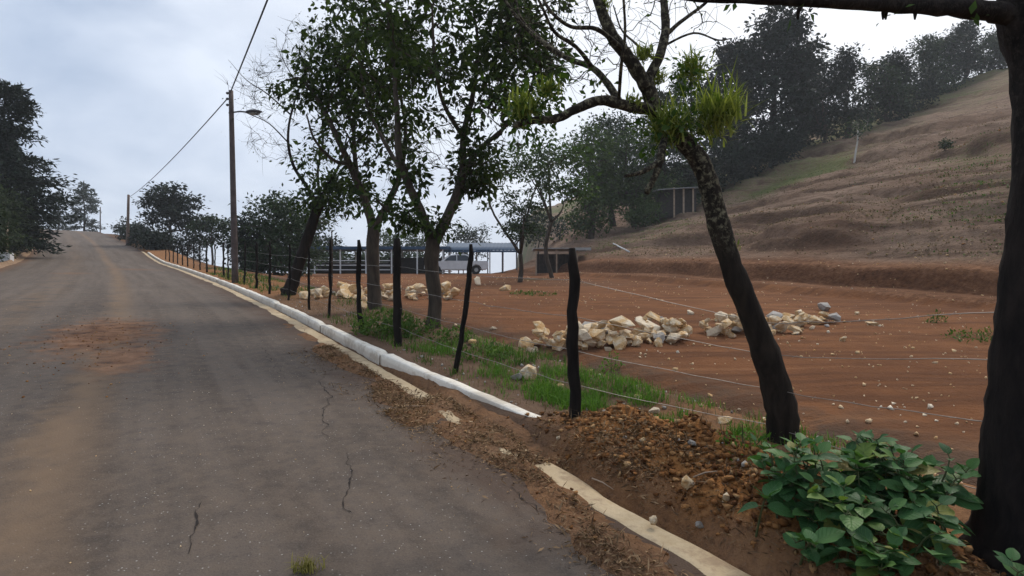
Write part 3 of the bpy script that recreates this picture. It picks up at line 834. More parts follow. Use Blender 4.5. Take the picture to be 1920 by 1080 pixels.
# cracks in the asphalt, thin jagged fissures along the right half
def build_cracks():
    rng = np.random.default_rng(11)
    def uvpix(px, py):
        k = (px - 960) / F; q = (py - 540) / F
        Y = CZ / (q + 0.0707 * (DY + DX * k)); X = k * Y
        return road_uv(X, Y)
    paths = [[(478, 640), (500, 660), (520, 690), (540, 712)], [(585, 690), (602, 705), (615, 735), (605, 790), (617, 830)],
             [(628, 738), (642, 735), (658, 738)], [(655, 845), (650, 875), (655, 910), (648, 945), (680, 975)],
             [(362, 935), (372, 965), (350, 1010), (352, 1040)], [(560, 605), (610, 650), (640, 690)],
             [(960, 905), (985, 935), (1040, 965)]]
    for pth in paths:
        uv = [uvpix(*p) for p in pth]
        pts = []
        for (u0, v0), (u1, v1) in zip(uv[:-1], uv[1:]):
            n = max(3, int(math.hypot(u1 - u0, v1 - v0) / 0.03))
            for t in np.linspace(0, 1, n, endpoint=False):
                uu_, vv_ = u0 + (u1 - u0) * t, v0 + (v1 - v0) * t
                pts.append((uu_ + 0.05 * float(fbm(uu_ * 7, vv_ * 7, 5, 3)), vv_ + 0.09 * float(fbm(uu_ * 6, vv_ * 6, 9, 4))))
        pts.append(uv[-1])
        pts = np.array(pts); n = len(pts)
        w = (0.0012 + 0.0075 * rng.random(n) ** 2.2) * np.sin(np.linspace(0.15, math.pi - 0.15, n))
        tg = np.gradient(pts, axis=0); tg /= np.linalg.norm(tg, axis=1, keepdims=True) + 1e-9
        nm = np.stack([-tg[:, 1], tg[:, 0]], 1)
        a = pts + nm * w[:, None]; b = pts - nm * w[:, None]
        P = np.stack([road_xyz(a[:, 0], a[:, 1], road_relief(a[:, 0], a[:, 1]) + 0.005), road_xyz(b[:, 0], b[:, 1], road_relief(b[:, 0], b[:, 1]) + 0.005)], 1)
        me = mesh_np('crack', P.reshape(-1, 3), grid_faces(n, 2), None, False)
        link('crack', me, M['crack'], road)
build_cracks()

# ------------------------------------------------------------------ trees
def rand_dirs(rng, n, up=0.0, flat=1.0):
    d = rng.normal(size=(n, 3)); d[:, 2] = d[:, 2] * flat + up
    return unit(d)

def connect(T, nodes, clusters, rng, r0=0.012, rk=0.010, sides=5, sag=0.25, keep=3):
    """grow a branch from the nearest part of the skeleton to every cluster"""
    pos = [np.asarray(p, float) for p in nodes]
    P = np.array(pos)
    d0 = np.array([np.min(np.linalg.norm(P - c, axis=1)) for c in clusters])
    for i in np.argsort(d0):
        c = clusters[i]
        dv = c - P
        dist = np.linalg.norm(dv, axis=1)
        cost = dist + 0.9 * np.clip(-dv[:, 2], 0, None) + 0.25 * np.abs(dv[:, 2] - 0.6 * dist)
        k = int(np.argmin(cost)); a = P[k]; L = dist[k]
        if L < 0.05: continue
        mid = (a + c) / 2 + np.array([0, 0, sag * L * 0.5]) + rng.normal(size=3) * 0.09 * L
        t = np.linspace(0, 1, 6)[:, None]
        pts = (1 - t) ** 2 * a + 2 * t * (1 - t) * mid + t * t * c
        pts[1:-1] += rng.normal(size=(4, 3)) * 0.035 * L
        ra = r0 + rk * L
        T.add(pts, np.linspace(ra, max(0.003, ra * 0.25), 6), sides, cap=False)
        P = np.vstack([P, pts[2:2 + keep]])

def twigs(T, c, rng, n, L, r=0.004, up=0.2):
    for d in rand_dirs(rng, n, up):
        p1 = c + d * L * 0.5 + rng.normal(size=3) * L * 0.08
        p2 = p1 + d * L * 0.5 + rng.normal(size=3) * L * 0.14
        T.add(np.array([c, p1, p2]), [r, r * 0.7, r * 0.3], 3, cap=False)

def cluster_leaves(rng, clusters, n, spread, size, flat=0.75, droop=-0.35, var=0.35, wid=0.5):
    C = np.repeat(np.asarray(clusters), n, axis=0)
    sp = np.repeat(spread * (0.6 + 0.8 * rng.random(len(clusters))), n)[:, None]
    off = rng.normal(size=C.shape) * sp; off[:, 2] *= flat
    d = unit(off * 0.8 / (sp + 1e-6) + rng.normal(size=C.shape) * 0.7 + np.array([0, 0, droop]))
    nr = unit(rng.normal(size=C.shape) * 0.75 + np.array([0, 0, 1.0]))
    L = size * (1 + var * rng.normal(size=len(C))).clip(0.4, 1.9)
    return leaf_arrays(C + off, d, nr, L, L * wid)

def join_leaves(parts):
    V = []; Q = []; n = 0
    for v, q in parts:
        V.append(v); Q.append(q + n); n += len(v)
    return np.concatenate(V), np.concatenate(Q)

def make_tree(name, base, T, leaves, bark, leaf, label, cat='tree', group=None):
    base = np.asarray(base, float)
    root = empty(name, tuple(base), label, cat, group)
    link('trunk', T.mesh('trunk', base), bark, root)
    if leaves is not None:
        link('crown', mesh_np('crown', leaves[0] - base, leaves[1]), leaf, root)
    return root

def blob_points(rng, n, blobs, hollow=0.55):
    """cluster centres in a set of ellipsoids (centre, radii, weight), denser to the outside"""
    w = np.array([b[2] for b in blobs], float); w /= w.sum()
    k = rng.choice(len(blobs), n, p=w)
    d = unit(rng.normal(size=(n, 3)))
    r = (hollow ** 3 + (1 - hollow ** 3) * rng.random(n)) ** (1 / 3)
    r *= 0.85 + 0.3 * rng.random(n)
    C = np.array([blobs[i][0] for i in k]); R = np.array([blobs[i][1] for i in k])
    return C + d * R * r[:, None]

def limb_nodes(T, path, r_a, r_b, sides=8, n=5, rng=None, rough=0.07):
    p = smooth_path(path, n)
    rad = np.linspace(r_a, r_b, len(p)) 
    T.add(p, rad, sides, rough=rough, rng=rng)
    return p

def pix_limb(pts):
    return np.array([at(*p) for p in pts])

# --- the two leafy trees behind the fence
def tree_right_pair():
    rng = np.random.default_rng(21)
    D = 10.4
    b = at(812, 628, D); b[2] = surf_z(b[0], b[1])[0]
    T = Tubes()
    trunk = np.vstack([b + [0, 0, -0.25], b, at(816, 560, D), at(809, 500, D), at(812, 450, D)])
    p = smooth_path(trunk, 5); rad = np.interp(np.linspace(0, 1, len(p)), [0, .22, .4, 1], [0.23, 0.155, 0.125, 0.135])
    T.add(p, rad, 10, rough=0.06, rng=rng)
    nodes = []
    L1 = limb_nodes(T, pix_limb([(812, 455, D), (788, 395, D - .1), (766, 345, D - .2), (748, 290, D - .3), (745, 220, D - .2), (738, 130, D), (728, 40, D + .2), (720, -40, D + .3)]), 0.105, 0.014, rng=rng)
    L2 = limb_nodes(T, pix_limb([(814, 455, D), (846, 392, D + .2), (866, 330, D + .4), (870, 250, D + .6), (888, 170, D + .7), (896, 80, D + .6), (880, -20, D + .5)]), 0.115, 0.014, rng=rng)
    L3 = limb_nodes(T, pix_limb([(867, 320, D + .4), (905, 275, D + .6), (945, 240, D + .4), (985, 190, D), (1005, 130, D - .2)]), 0.06, 0.018, 6, rng=rng)
    L4 = limb_nodes(T, pix_limb([(802, 430, D), (765, 412, D - .4), (730, 398, D - .9), (705, 372, D - 1.2)]), 0.05, 0.015, 6, rng=rng)
    L5 = limb_nodes(T, pix_limb([(762, 335, D - .2), (720, 265, D + .5), (690, 200, D + 1.0), (672, 110, D + 1.2)]), 0.05, 0.018, 6, rng=rng)
    L6 = limb_nodes(T, pix_limb([(870, 260, D + .6), (830, 190, D - .3), (815, 110, D - .8), (810, 10, D - 1)]), 0.05, 0.018, 6, rng=rng)
    for l in (L1, L2, L3, L4, L5, L6): nodes += list(l[3:])
    bl = [(at(870, 70, D + .3), (1.5, 1.5, 1.0), 3.6), (at(770, 60, D), (1.3, 1.4, 0.95), 2.6), (at(975, 130, D + .2), (0.75, 1.0, 0.9), 2.6), (at(985, 30, D), (.7, .9, .6), 1.2),
          (at(690, 130, D + .8), (0.9, 1.1, 0.8), 1.5), (at(840, 195, D), (1.2, 1.3, 0.5), 1.6), (at(900, 300, D + .3), (0.6, 0.6, 0.35), 0.7),
          (at(735, 400, D - .9), (0.4, 0.4, 0.18), 0.35), (at(770, 330, D - .2), (0.22, 0.25, 0.22), 0.7), (at(880, 345, D + .4), (0.3, 0.3, 0.25), 0.7),
          (at(820, 425, D), (0.25, 0.3, 0.15), 0.25), (at(870, -60, D), (1.6, 1.5, 0.7), 1.2)]
    cl = blob_points(rng, 195, bl)
    connect(T, nodes, cl, rng)
    airy = blob_points(rng, 50, [(at(850, 270, D), (1.5, 1.2, .9), 1)], .2)
    connect(T, nodes, airy, rng, .005, .006, 4)
    for c in airy: twigs(T, c, rng, 4, .4)
    for c in cl: twigs(T, c, rng, 3, 0.35)
    lv = cluster_leaves(rng, cl, 62, 0.145, 0.115, 0.9, -0.6, var=.45, wid=0.5)
    make_tree('leafy_tree', b, T, lv, M['bark'], M['leaf_tree'], 'leafy tree with low-forked brown trunk behind the thick upright fence post')
    # second
    rng = np.random.default_rng(33)
    D = 13.2
    b = at(703, 600, D); b[2] = surf_z(b[0], b[1])[0]
    T = Tubes()
    trunk = np.vstack([b + [0, 0, -0.25], b, at(700, 520, D), at(699, 460, D), at(701, 425, D)])
    p = smooth_path(trunk, 5); rad = np.interp(np.linspace(0, 1, len(p)), [0, .25, .45, 1], [0.25, 0.18, 0.15, 0.145])
    T.add(p, rad, 10, rough=0.05, rng=rng)
    nodes = []
    A1 = limb_nodes(T, pix_limb([(701, 430, D), (684, 375, D), (660, 318, D - .2), (634, 262, D - .3), (604, 200, D - .2), (566, 150, D), (540, 150, D)]), 0.115, 0.022, rng=rng)
    A2 = limb_nodes(T, pix_limb([(702, 428, D), (728, 380, D + .3), (752, 320, D + .6), (760, 240, D + .8), (742, 140, D + .6), (720, 60, D + .4)]), 0.10, 0.014, rng=rng)
    A3 = limb_nodes(T, pix_limb([(686, 380, D), (668, 318, D + .5), (664, 230, D + .7), (678, 130, D + .4), (690, 50, D)]), 0.07, 0.025, 7, rng=rng)
    A4 = limb_nodes(T, pix_limb([(655, 308, D - .2), (625, 300, D - .6), (590, 262, D - .9), (575, 215, D - 1)]), 0.05, 0.016, 6, rng=rng)
    A5 = limb_nodes(T, pix_limb([(664, 250, D + .7), (640, 170, D + .3), (622, 100, D)]), 0.05, 0.016, 6, rng=rng)
    for l in (A1, A2, A3, A4, A5): nodes += list(l[3:])
    bl = [(at(690, 110, D), (1.4, 1.5, 0.95), 2.8), (at(632, 150, D), (0.8, 1.1, 0.75), 1.2), (at(568, 165, D), (0.55, 0.6, 0.28), 1.1),
          (at(645, 250, D - .3), (0.7, 0.9, 0.45), 0.45), (at(730, 230, D + .5), (0.9, 1.0, 0.7), 1.0), (at(690, 345, D), (0.3, 0.4, 0.5), 0.25),
          (at(735, 290, D + .5), (0.45, 0.5, 0.5), 0.25), (at(700, 20, D), (1.0, 1.1, 0.6), 1.2)]
    cl = blob_points(rng, 122, bl)
    connect(T, nodes, cl, rng, 0.014)
    airy = blob_points(rng, 45, [(at(690, 260, D), (1.6, 1.4, 1.1), 1)], .2)
    connect(T, nodes, airy, rng, .006, .006, 4)
    for c in airy: twigs(T, c, rng, 4, .45)
    for c in cl: twigs(T, c, rng, 3, 0.4)
    lv = cluster_leaves(rng, cl, 58, 0.17, 0.13, 0.9, -0.6, var=.45, wid=0.5)
    make_tree('leafy_tree', b, T, lv, M['bark'], M['leaf_tree'], 'leafy tree with pale straight lower trunk forking into a V')
tree_right_pair()

# --- leaning, half-bare tree left of them
def tree_bare():
    rng = np.random.default_rng(41)
    D = 16.6
    b = at(541, 562, D); b[2] = surf_z(b[0], b[1])[0]
    T = Tubes()
    p = smooth_path(np.vstack([b + [0, 0, -.25], b, at(556, 510, D), at(574, 455, D), at(592, 400, D), at(600, 370, D)]), 5)
    T.add(p, np.interp(np.linspace(0, 1, len(p)), [0, .2, .4, 1], [0.30, 0.21, 0.16, 0.14]), 10, rough=0.08, rng=rng)
    T.add(smooth_path(np.vstack([at(541, 560, D) , at(532, 548, D), at(528, 540, D)]), 3), [.12, .1, .08, .07, .07, .06, .05], 7)
    nodes = list(p[-8:])
    for path, ra, rb in (
        ([(598, 385, D), (572, 345, D), (550, 310, D - .2), (540, 262, D - .3), (548, 205, D - .2), (575, 130, D), (600, 80, D)], .065, .012),
        ([(600, 375, D), (622, 335, D + .2), (640, 300, D + .4), (652, 250, D + .6)], .07, .02),
        ([(592, 400, D), (620, 360, D + .5), (650, 345, D + .9)], .045, .015),
        ([(600, 375, D), (596, 320, D + .3), (606, 260, D + .6), (600, 190, D + .8)], .05, .015),
        ([(541, 268, D - .3), (505, 232, D - .8), (470, 215, D - 1.2), (452, 208, D - 1.3)], .022, .005),
        ([(545, 215, D - .2), (500, 175, D), (462, 150, D + .3), (428, 112, D + .5)], .024, .005),
        ([(560, 165, D), (535, 120, D + .4), (520, 92, D + .5)], .02, .004),
        ([(575, 130, D), (600, 70, D), (640, 40, D + .3)], .02, .004)):
        nodes += list(limb_nodes(T, pix_limb(path), ra, rb, 6, 4, rng)[2:])
    bare = blob_points(rng, 120, [(at(545, 160, D), (1.5, 1.2, 1.0), 2.5), (at(480, 180, D), (0.8, 1.0, 0.7), 1.0), (at(590, 90, D), (1.0, 1.0, 0.7), 1.2), (at(500, 270, D), (0.7, .9, .6), .6), (at(640, 60, D), (1, 1, .7), .8)], 0.3)
    connect(T, nodes, bare, rng, 0.005, 0.005, 3, 0.12)
    for c in bare: twigs(T, c, rng, 6, 0.42, 0.0045)
    leafy = blob_points(rng, 44, [(at(605, 375, D), (0.7, 0.7, 0.35), 2.0), (at(640, 350, D + .5), (0.5, 0.6, 0.4), 1.0), (at(595, 310, D), (0.4, 0.5, 0.5), 0.5)])
    connect(T, nodes, leafy, rng, 0.008, 0.007, 4)
    parts = [cluster_leaves(rng, leafy, 40, 0.22, 0.15, 0.8, -0.5), cluster_leaves(rng, bare, 3, 0.28, 0.05, 0.9, -0.3)]
    make_tree('leaning_tree', b, T, join_leaves(parts), M['bark_dark'], M['leaf_tree'], 'leaning dark-trunked tree with bare twiggy top beside the white kerb')
tree_bare()

# --- the crooked lichened tree in the right half, carrying bromeliads
BROM = []
def tree_lichen():
    rng = np.random.default_rng(51)
    D = 4.5
    b = at(1468, 845, D); b[2] = surf_z(b[0], b[1])[0]
    T = Tubes()
    p = smooth_path(np.vstack([b + [0, 0, -.2], b + [0, 0, .02], at(1464, 760, D), at(1435, 660, D), at(1400, 570, D), at(1372, 500, D), at(1347, 420, D), at(1330, 350, D), at(1310, 300, D), at(1268, 250, D), at(1228, 200, D - .05), at(1210, 150, D - .1)]), 5)
    k = np.linspace(0, 1, len(p))
    rad = np.interp(k, [0, .1, .2, .35, .5, .72, .85, 1], [0.135, 0.125, 0.115, 0.092, 0.086, 0.078, 0.062, 0.058])
    rad = rad * (1 + 0.10 * fbm(k * 22, k * 0, 3, 3))
    T.add(p, rad, 14, rough=0.06, rng=rng)
    nodes = []
    for path, ra, rb in (
        ([(1214, 165, D - .1), (1185, 118, D - .15), (1150, 70, D - .2), (1128, 20, D - .2), (1105, -50, D - .2)], .056, .034),
        ([(1214, 150, D - .1), (1238, 100, D), (1248, 50, D + .1), (1244, -10, D + .2), (1250, -70, D + .2)], .042, .026),
        ([(1244, 70, D + .1), (1275, 42, D + .15), (1320, 8, D + .2), (1345, -20, D + .2)], .02, .010),
        ([(1230, 205, D - .05), (1180, 200, D - .15), (1130, 188, D - .25), (1085, 202, D - .35), (1045, 222, D - .4), (1000, 226, D - .45), (965, 235, D - .5)], .05, .022),
        ([(1165, 198, D - .2), (1145, 165, D - .1), (1112, 128, D), (1065, 110, D + .1), (1020, 82, D + .2), (975, 40, D + .3), (940, -10, D + .4)], .032, .012),
        ([(1112, 128, D), (1080, 88, D - .2), (1040, 60, D - .3), (1015, 10, D - .4), (990, -40, D - .4)], .018, .007),
        ([(1065, 110, D + .1), (1010, 70, D + .4), (975, 30, D + .5), (965, -20, D + .6)], .018, .007),
        ([(1170, 95, D - .2), (1120, 55, D - .4), (1070, 50, D - .5), (1030, 18, D - .6), (1010, -25, D - .6)], .02, .008),
        ([(1160, 190, D - .2), (1165, 120, D - .5), (1172, 60, D - .6), (1168, -20, D - .7)], .014, .008),
        ([(1225, 110, D), (1190, 80, D + .4), (1165, 55, D + .6), (1150, 10, D + .7)], .012, .006),
        ([(1246, 85, D + .1), (1300, 62, D - .2), (1345, 75, D - .3), (1372, 72, D - .4)], .010, .004),
        ([(1248, 250, D - .05), (1240, 285, D - .3), (1232, 320, D - .35), (1212, 362, D - .4)], .03, .022),
        ([(1240, 300, D - .3), (1205, 322, D - .5), (1172, 330, D - .6)], .026, .010)):
        nodes.append(limb_nodes(T, pix_limb(path), ra, rb, 8, 5, rng, 0.10))
    tips = np.vstack([n[len(n) // 3:] for n in nodes[:-2]])
    bare = blob_points(rng, 110, [(at(1060, 20, D), (0.75, 0.9, 0.45), 2.6), (at(1210, -10, D), (0.6, 0.8, 0.35), 1.6), (at(1000, 90, D), (0.4, 0.7, .35), 1.0), (at(1300, 40, D), (0.3, 0.5, .25), .5), (at(1150, 90, D), (.4, .6, .3), .7)], 0.2)
    connect(T, tips, bare, rng, 0.0028, 0.004, 4, 0.15)
    for c in bare: twigs(T, c, rng, 3, 0.2, 0.0022)
    lf = blob_points(rng, 60, [(at(990, 210, D - .4), (0.25, 0.3, 0.15), 1.0), (at(1060, 150, D), (0.35, 0.4, 0.2), 0.8), (at(1250, 240, D), (0.3, 0.3, 0.18), 1.2), (at(1300, 150, D + .3), (0.25, .3, .15), .6)])
    parts = [cluster_leaves(rng, lf, 16, 0.06, 0.055, 0.9, -0.4), cluster_leaves(rng, bare, 2, 0.1, 0.03, 0.9, -0.3)]
    make_tree('crooked_tree', b, T, join_leaves(parts), M['bark_lichen'], M['leaf_light'], 'crooked leaning tree with lichened upper trunk, blackened foot and bromeliads')
    def brom(px, py, d, r, n, label, up=0.95, droop=0.28):
        n = int(n * 4.2)
        c = at(px, py, d)
        rng2 = np.random.default_rng(int(px))
        V = []; Q = []; k = 0
        for j in range(n):
            az = rng2.random() * 2 * math.pi; el = (rng2.random() ** 0.7) * 1.35
            o = np.array([math.cos(az) * math.cos(el), math.sin(az) * math.cos(el), math.sin(el) * up + 0.1])
            s = np.array([-math.sin(az), math.cos(az), 0])
            L = r * (0.30 + 0.62 * rng2.random() ** 1.4); w = 0.0035 + 0.0045 * rng2.random()
            t = np.linspace(0, 1, 5)
            cen = c + rng2.normal(size=3) * [r * .22, r * .22, r * .22] + t[:, None] * o * L - (t ** 2)[:, None] * np.array([0, 0, 1]) * L * droop * (1.25 - el * 0.7)
            ww = w * np.array([1, 1.1, .85, .5, .06])
            a = cen + s * ww[:, None]; bb = cen - s * ww[:, None]
            V.append(np.stack([a, bb], 1).reshape(-1, 3)); Q.append(grid_faces(5, 2) + k); k += 10
        o = link('bromeliad', mesh_np('bromeliad', np.concatenate(V) - c, np.concatenate(Q)), M['brom'], None, tuple(c))
        tag(o, label, 'bromeliad', 'bromeliads on the crooked tree')
    brom(1345, 225, D - .1, 0.36, 120, 'largest yellow-green bromeliad, right of the crooked trunk')
    brom(1255, 240, D - .12, 0.28, 90, 'bromeliad at the bend of the crooked trunk, left of the largest one')
    brom(980, 208, D - .45, 0.20, 70, 'yellow-green bromeliad at the far left end of the crooked tree limb')
    brom(1030, 172, D - .3, 0.14, 40, 'small bright bromeliad above the long left limb')
    brom(1205, 108, D - .1, 0.14, 35, 'small bromeliad in the fork under the two upright limbs')
    brom(1232, 150, D, 0.13, 28, 'small bromeliad on the right side just below the fork')
    brom(1186, 195, D - .15, 0.13, 28, 'small bromeliad where the left limb leaves the crooked trunk')
    brom(1133, 12, D - .2, 0.09, 20, 'tiny bromeliad high on the thick upper limb at the picture top')
    brom(1300, 130, D + .3, 0.24, 50, 'loose bromeliad tuft behind and above the largest one', 0.8)
    brom(1372, 470, D + .0, 0.10, 24, 'little green tuft on the right side of the crooked trunk halfway down')
tree_lichen()

# --- the big trunk at the right edge with its level limb
def tree_near():
    rng = np.random.default_rng(61)
    D = 2.75
    b = np.array([2.58, D, 0]); b[2] = surf_z(b[0], b[1])[0]
    T = Tubes()
    def tp(px_left, py, r, d=D):       # centre of the trunk from its left outline
        q = at(px_left + 20, py, d); q[0] += r; return q
    rs = [.30, .27, .215, .185, .165, .145, .14, .15, .16, .14]
    pts = [tp(1800, 1080, .30), tp(1822, 1010, .27), tp(1838, 900, .215), tp(1848, 760, .185), tp(1862, 600, .165), tp(1880, 440, .145), tp(1893, 300, .14), tp(1890, 130, .15), tp(1868, 20, .16), tp(1880, -120, .14)]
    p = smooth_path(np.array(pts), 5); rr = np.interp(np.linspace(0, 1, len(p)), np.linspace(0, 1, len(rs)), rs)
    rr = rr * (1 + 0.05 * fbm(np.linspace(0, 20, len(p)), 0 * p[:, 0], 4, 3))
    T.add(p, rr, 22, rough=0.045, rng=rng)
    lim = limb_nodes(T, np.array([tp(1868, 40, .15), at(1868, 22, D), at(1800, 15, D - .02), at(1690, 10, D - .05), at(1560, 4, D - .1), at(1420, -2, D - .1), at(1290, -6, D - .05), at(1150, -30, D)]), .055, .012, 9, 6, rng, 0.14)
    limb_nodes(T, np.array([at(1880, -90, D), at(1930, -220, D + .3), at(1990, -420, D + .6)]), .12, .05, 10, 5, rng)
    limb_nodes(T, np.array([at(1900, -100, D), at(1850, -300, D + .3), at(1800, -520, D + .5)]), .09, .04, 10, 5, rng)
    for px in (1660, 1720, 1665, 1500):
        a = at(px, 12, D - .04)
        T.add(np.array([a, a + [-.01, 0, -.03], a + [-.005, 0.01, -.06]]), [.012, .010, .004], 5)
    cl = np.array([at(1668, 28, D - .05), at(1820, 30, D - .05), at(1500, 12, D - .08), at(1380, 5, D - .08)])
    lv = cluster_leaves(rng, cl, 4, 0.02, 0.045, 1.0, -0.8)
    make_tree('trunk_tree', b, T, lv, M['bark_near'], M['leaf_light'], 'thick dark trunk at the right edge with one level limb along the top')
tree_near()

# --- background trees
def conifer(name, base, h, r, label, rng, mat, bark='bark_dark', nb=70, leaves=5200, size=0.35, start=0.10, power=0.75, droop=0.25, lean=0.0, group=None, rag=0.5, wid=0.32):
    base = np.asarray(base, float)
    T = Tubes()
    top = base + np.array([lean * h, 0, h])
    t = np.linspace(0, 1, 8)[:, None]
    tr = base + (top - base) * t + rng.normal(size=(8, 3)) * 0.01 * h * np.array([1, 1, 0]) * t
    tr[0, 2] -= 0.4
    T.add(tr, np.linspace(0.022 * h, 0.003 * h, 8), 7)
    ph = rng.random(6) * 6.28
    parts = []
    per = max(6, leaves // nb)
    for i in range(nb):
        k = start + (1 - start) * ((i + rng.random()) / nb) ** 0.9
        az = rng.random() * 2 * math.pi
        prof = (1 - k) ** power * (0.55 + 0.45 * min(1, (k - start) * 5 + 0.35))
        L = r * prof * (1 + rag * (rng.random() - 0.55) + 0.22 * math.sin(3 * az + ph[0] + 7 * k) + 0.16 * math.sin(11 * k + ph[1])) + 0.02 * h
        o = tr[0] * 0 + base + (top - base) * k
        dr = np.array([math.cos(az), math.sin(az), 0.25 - droop * (1 - k)])
        s = np.linspace(0, 1, 4)[:, None]
        br = o + dr * L * s + np.array([0, 0, -1]) * droop * L * 0.35 * s ** 2
        T.add(br, np.linspace(0.006 * h * (1.2 - k), 0.004, 4), 4, cap=False)
        n = int(per * (0.35 + 1.0 * L / r))
        f = 0.12 + 0.9 * rng.random(n) ** 0.8
        c = o + dr * L * f[:, None] + np.array([0, 0, -1]) * droop * L * 0.35 * (f ** 2)[:, None]
        c = c + rng.normal(size=(n, 3)) * np.array([0.17, 0.17, 0.085]) * (0.35 * r + 0.65 * L) * (1.1 - 0.45 * f)[:, None]
        d = unit(dr * 0.9 + rng.normal(size=(n, 3)) * 0.6 + np.array([0, 0, -droop]))
        nr = unit(rng.normal(size=(n, 3)) + np.array([0, 0, 0.7]))
        Ls = size * (0.6 + 0.8 * rng.random(n))
        parts.append(leaf_arrays(c, d, nr, Ls, Ls * wid))
    return make_tree(name, base, T, join_leaves(parts), M[bark], M[mat], label, 'tree', group)

def broadleaf(name, base, h, blobs, label, rng, mat, bark='bark', ncl=60, per=60, spread=0.45, size=0.3, tr=0.03, fork=0.35, group=None, flat=0.7, limbs=4, bush=False, hollow=0.5):
    """blobs: centres relative to base, radii, weight"""
    base = np.asarray(base, float)
    T = Tubes()
    bl = [(base + np.asarray(c, float), r, w) for c, r, w in blobs]
    cen = sum(b[0] * b[2] for b in bl) / sum(b[2] for b in bl)
    fk = base + np.array([(cen - base)[0] * 0.25, (cen - base)[1] * 0.25, h * fork])
    p = smooth_path([base + [0, 0, -.3], base, (base + fk) / 2 + rng.normal(size=3) * [0.03 * h, 0.03 * h, 0], fk], 4)
    T.add(p, np.linspace(tr * h * 1.2, tr * h * 0.75, len(p)), 7, rough=0.08, rng=rng)
    nodes = [fk]
    for k in range(limbs):
        b = bl[k % len(bl)]
        e = b[0] + rng.normal(size=3) * np.array(b[1]) * 0.35
        nodes += list(limb_nodes(T, [fk, (fk + e) / 2 + rng.normal(size=3) * 0.06 * h, e], tr * h * 0.6, tr * h * 0.12, 6, 4, rng)[2:])
    cl = blob_points(rng, ncl, bl, hollow)
    connect(T, nodes, cl, rng, 0.006 * h * 0.4, 0.010, 4)
    lv = cluster_leaves(rng, cl, per, spread, size, flat, -0.3)
    return make_tree(name, base, T, lv, M[bark], M[mat], label, 'shrub' if bush else 'tree', group)

def ground_at(px, D, sink=0.0):
    x = (px - 960) / F * D
    return np.array([x, D, float(surf_z(x, D)[0]) - sink])
def height_to(py, D, base):
    return CZ + (540 - py) / F * D - base[2]

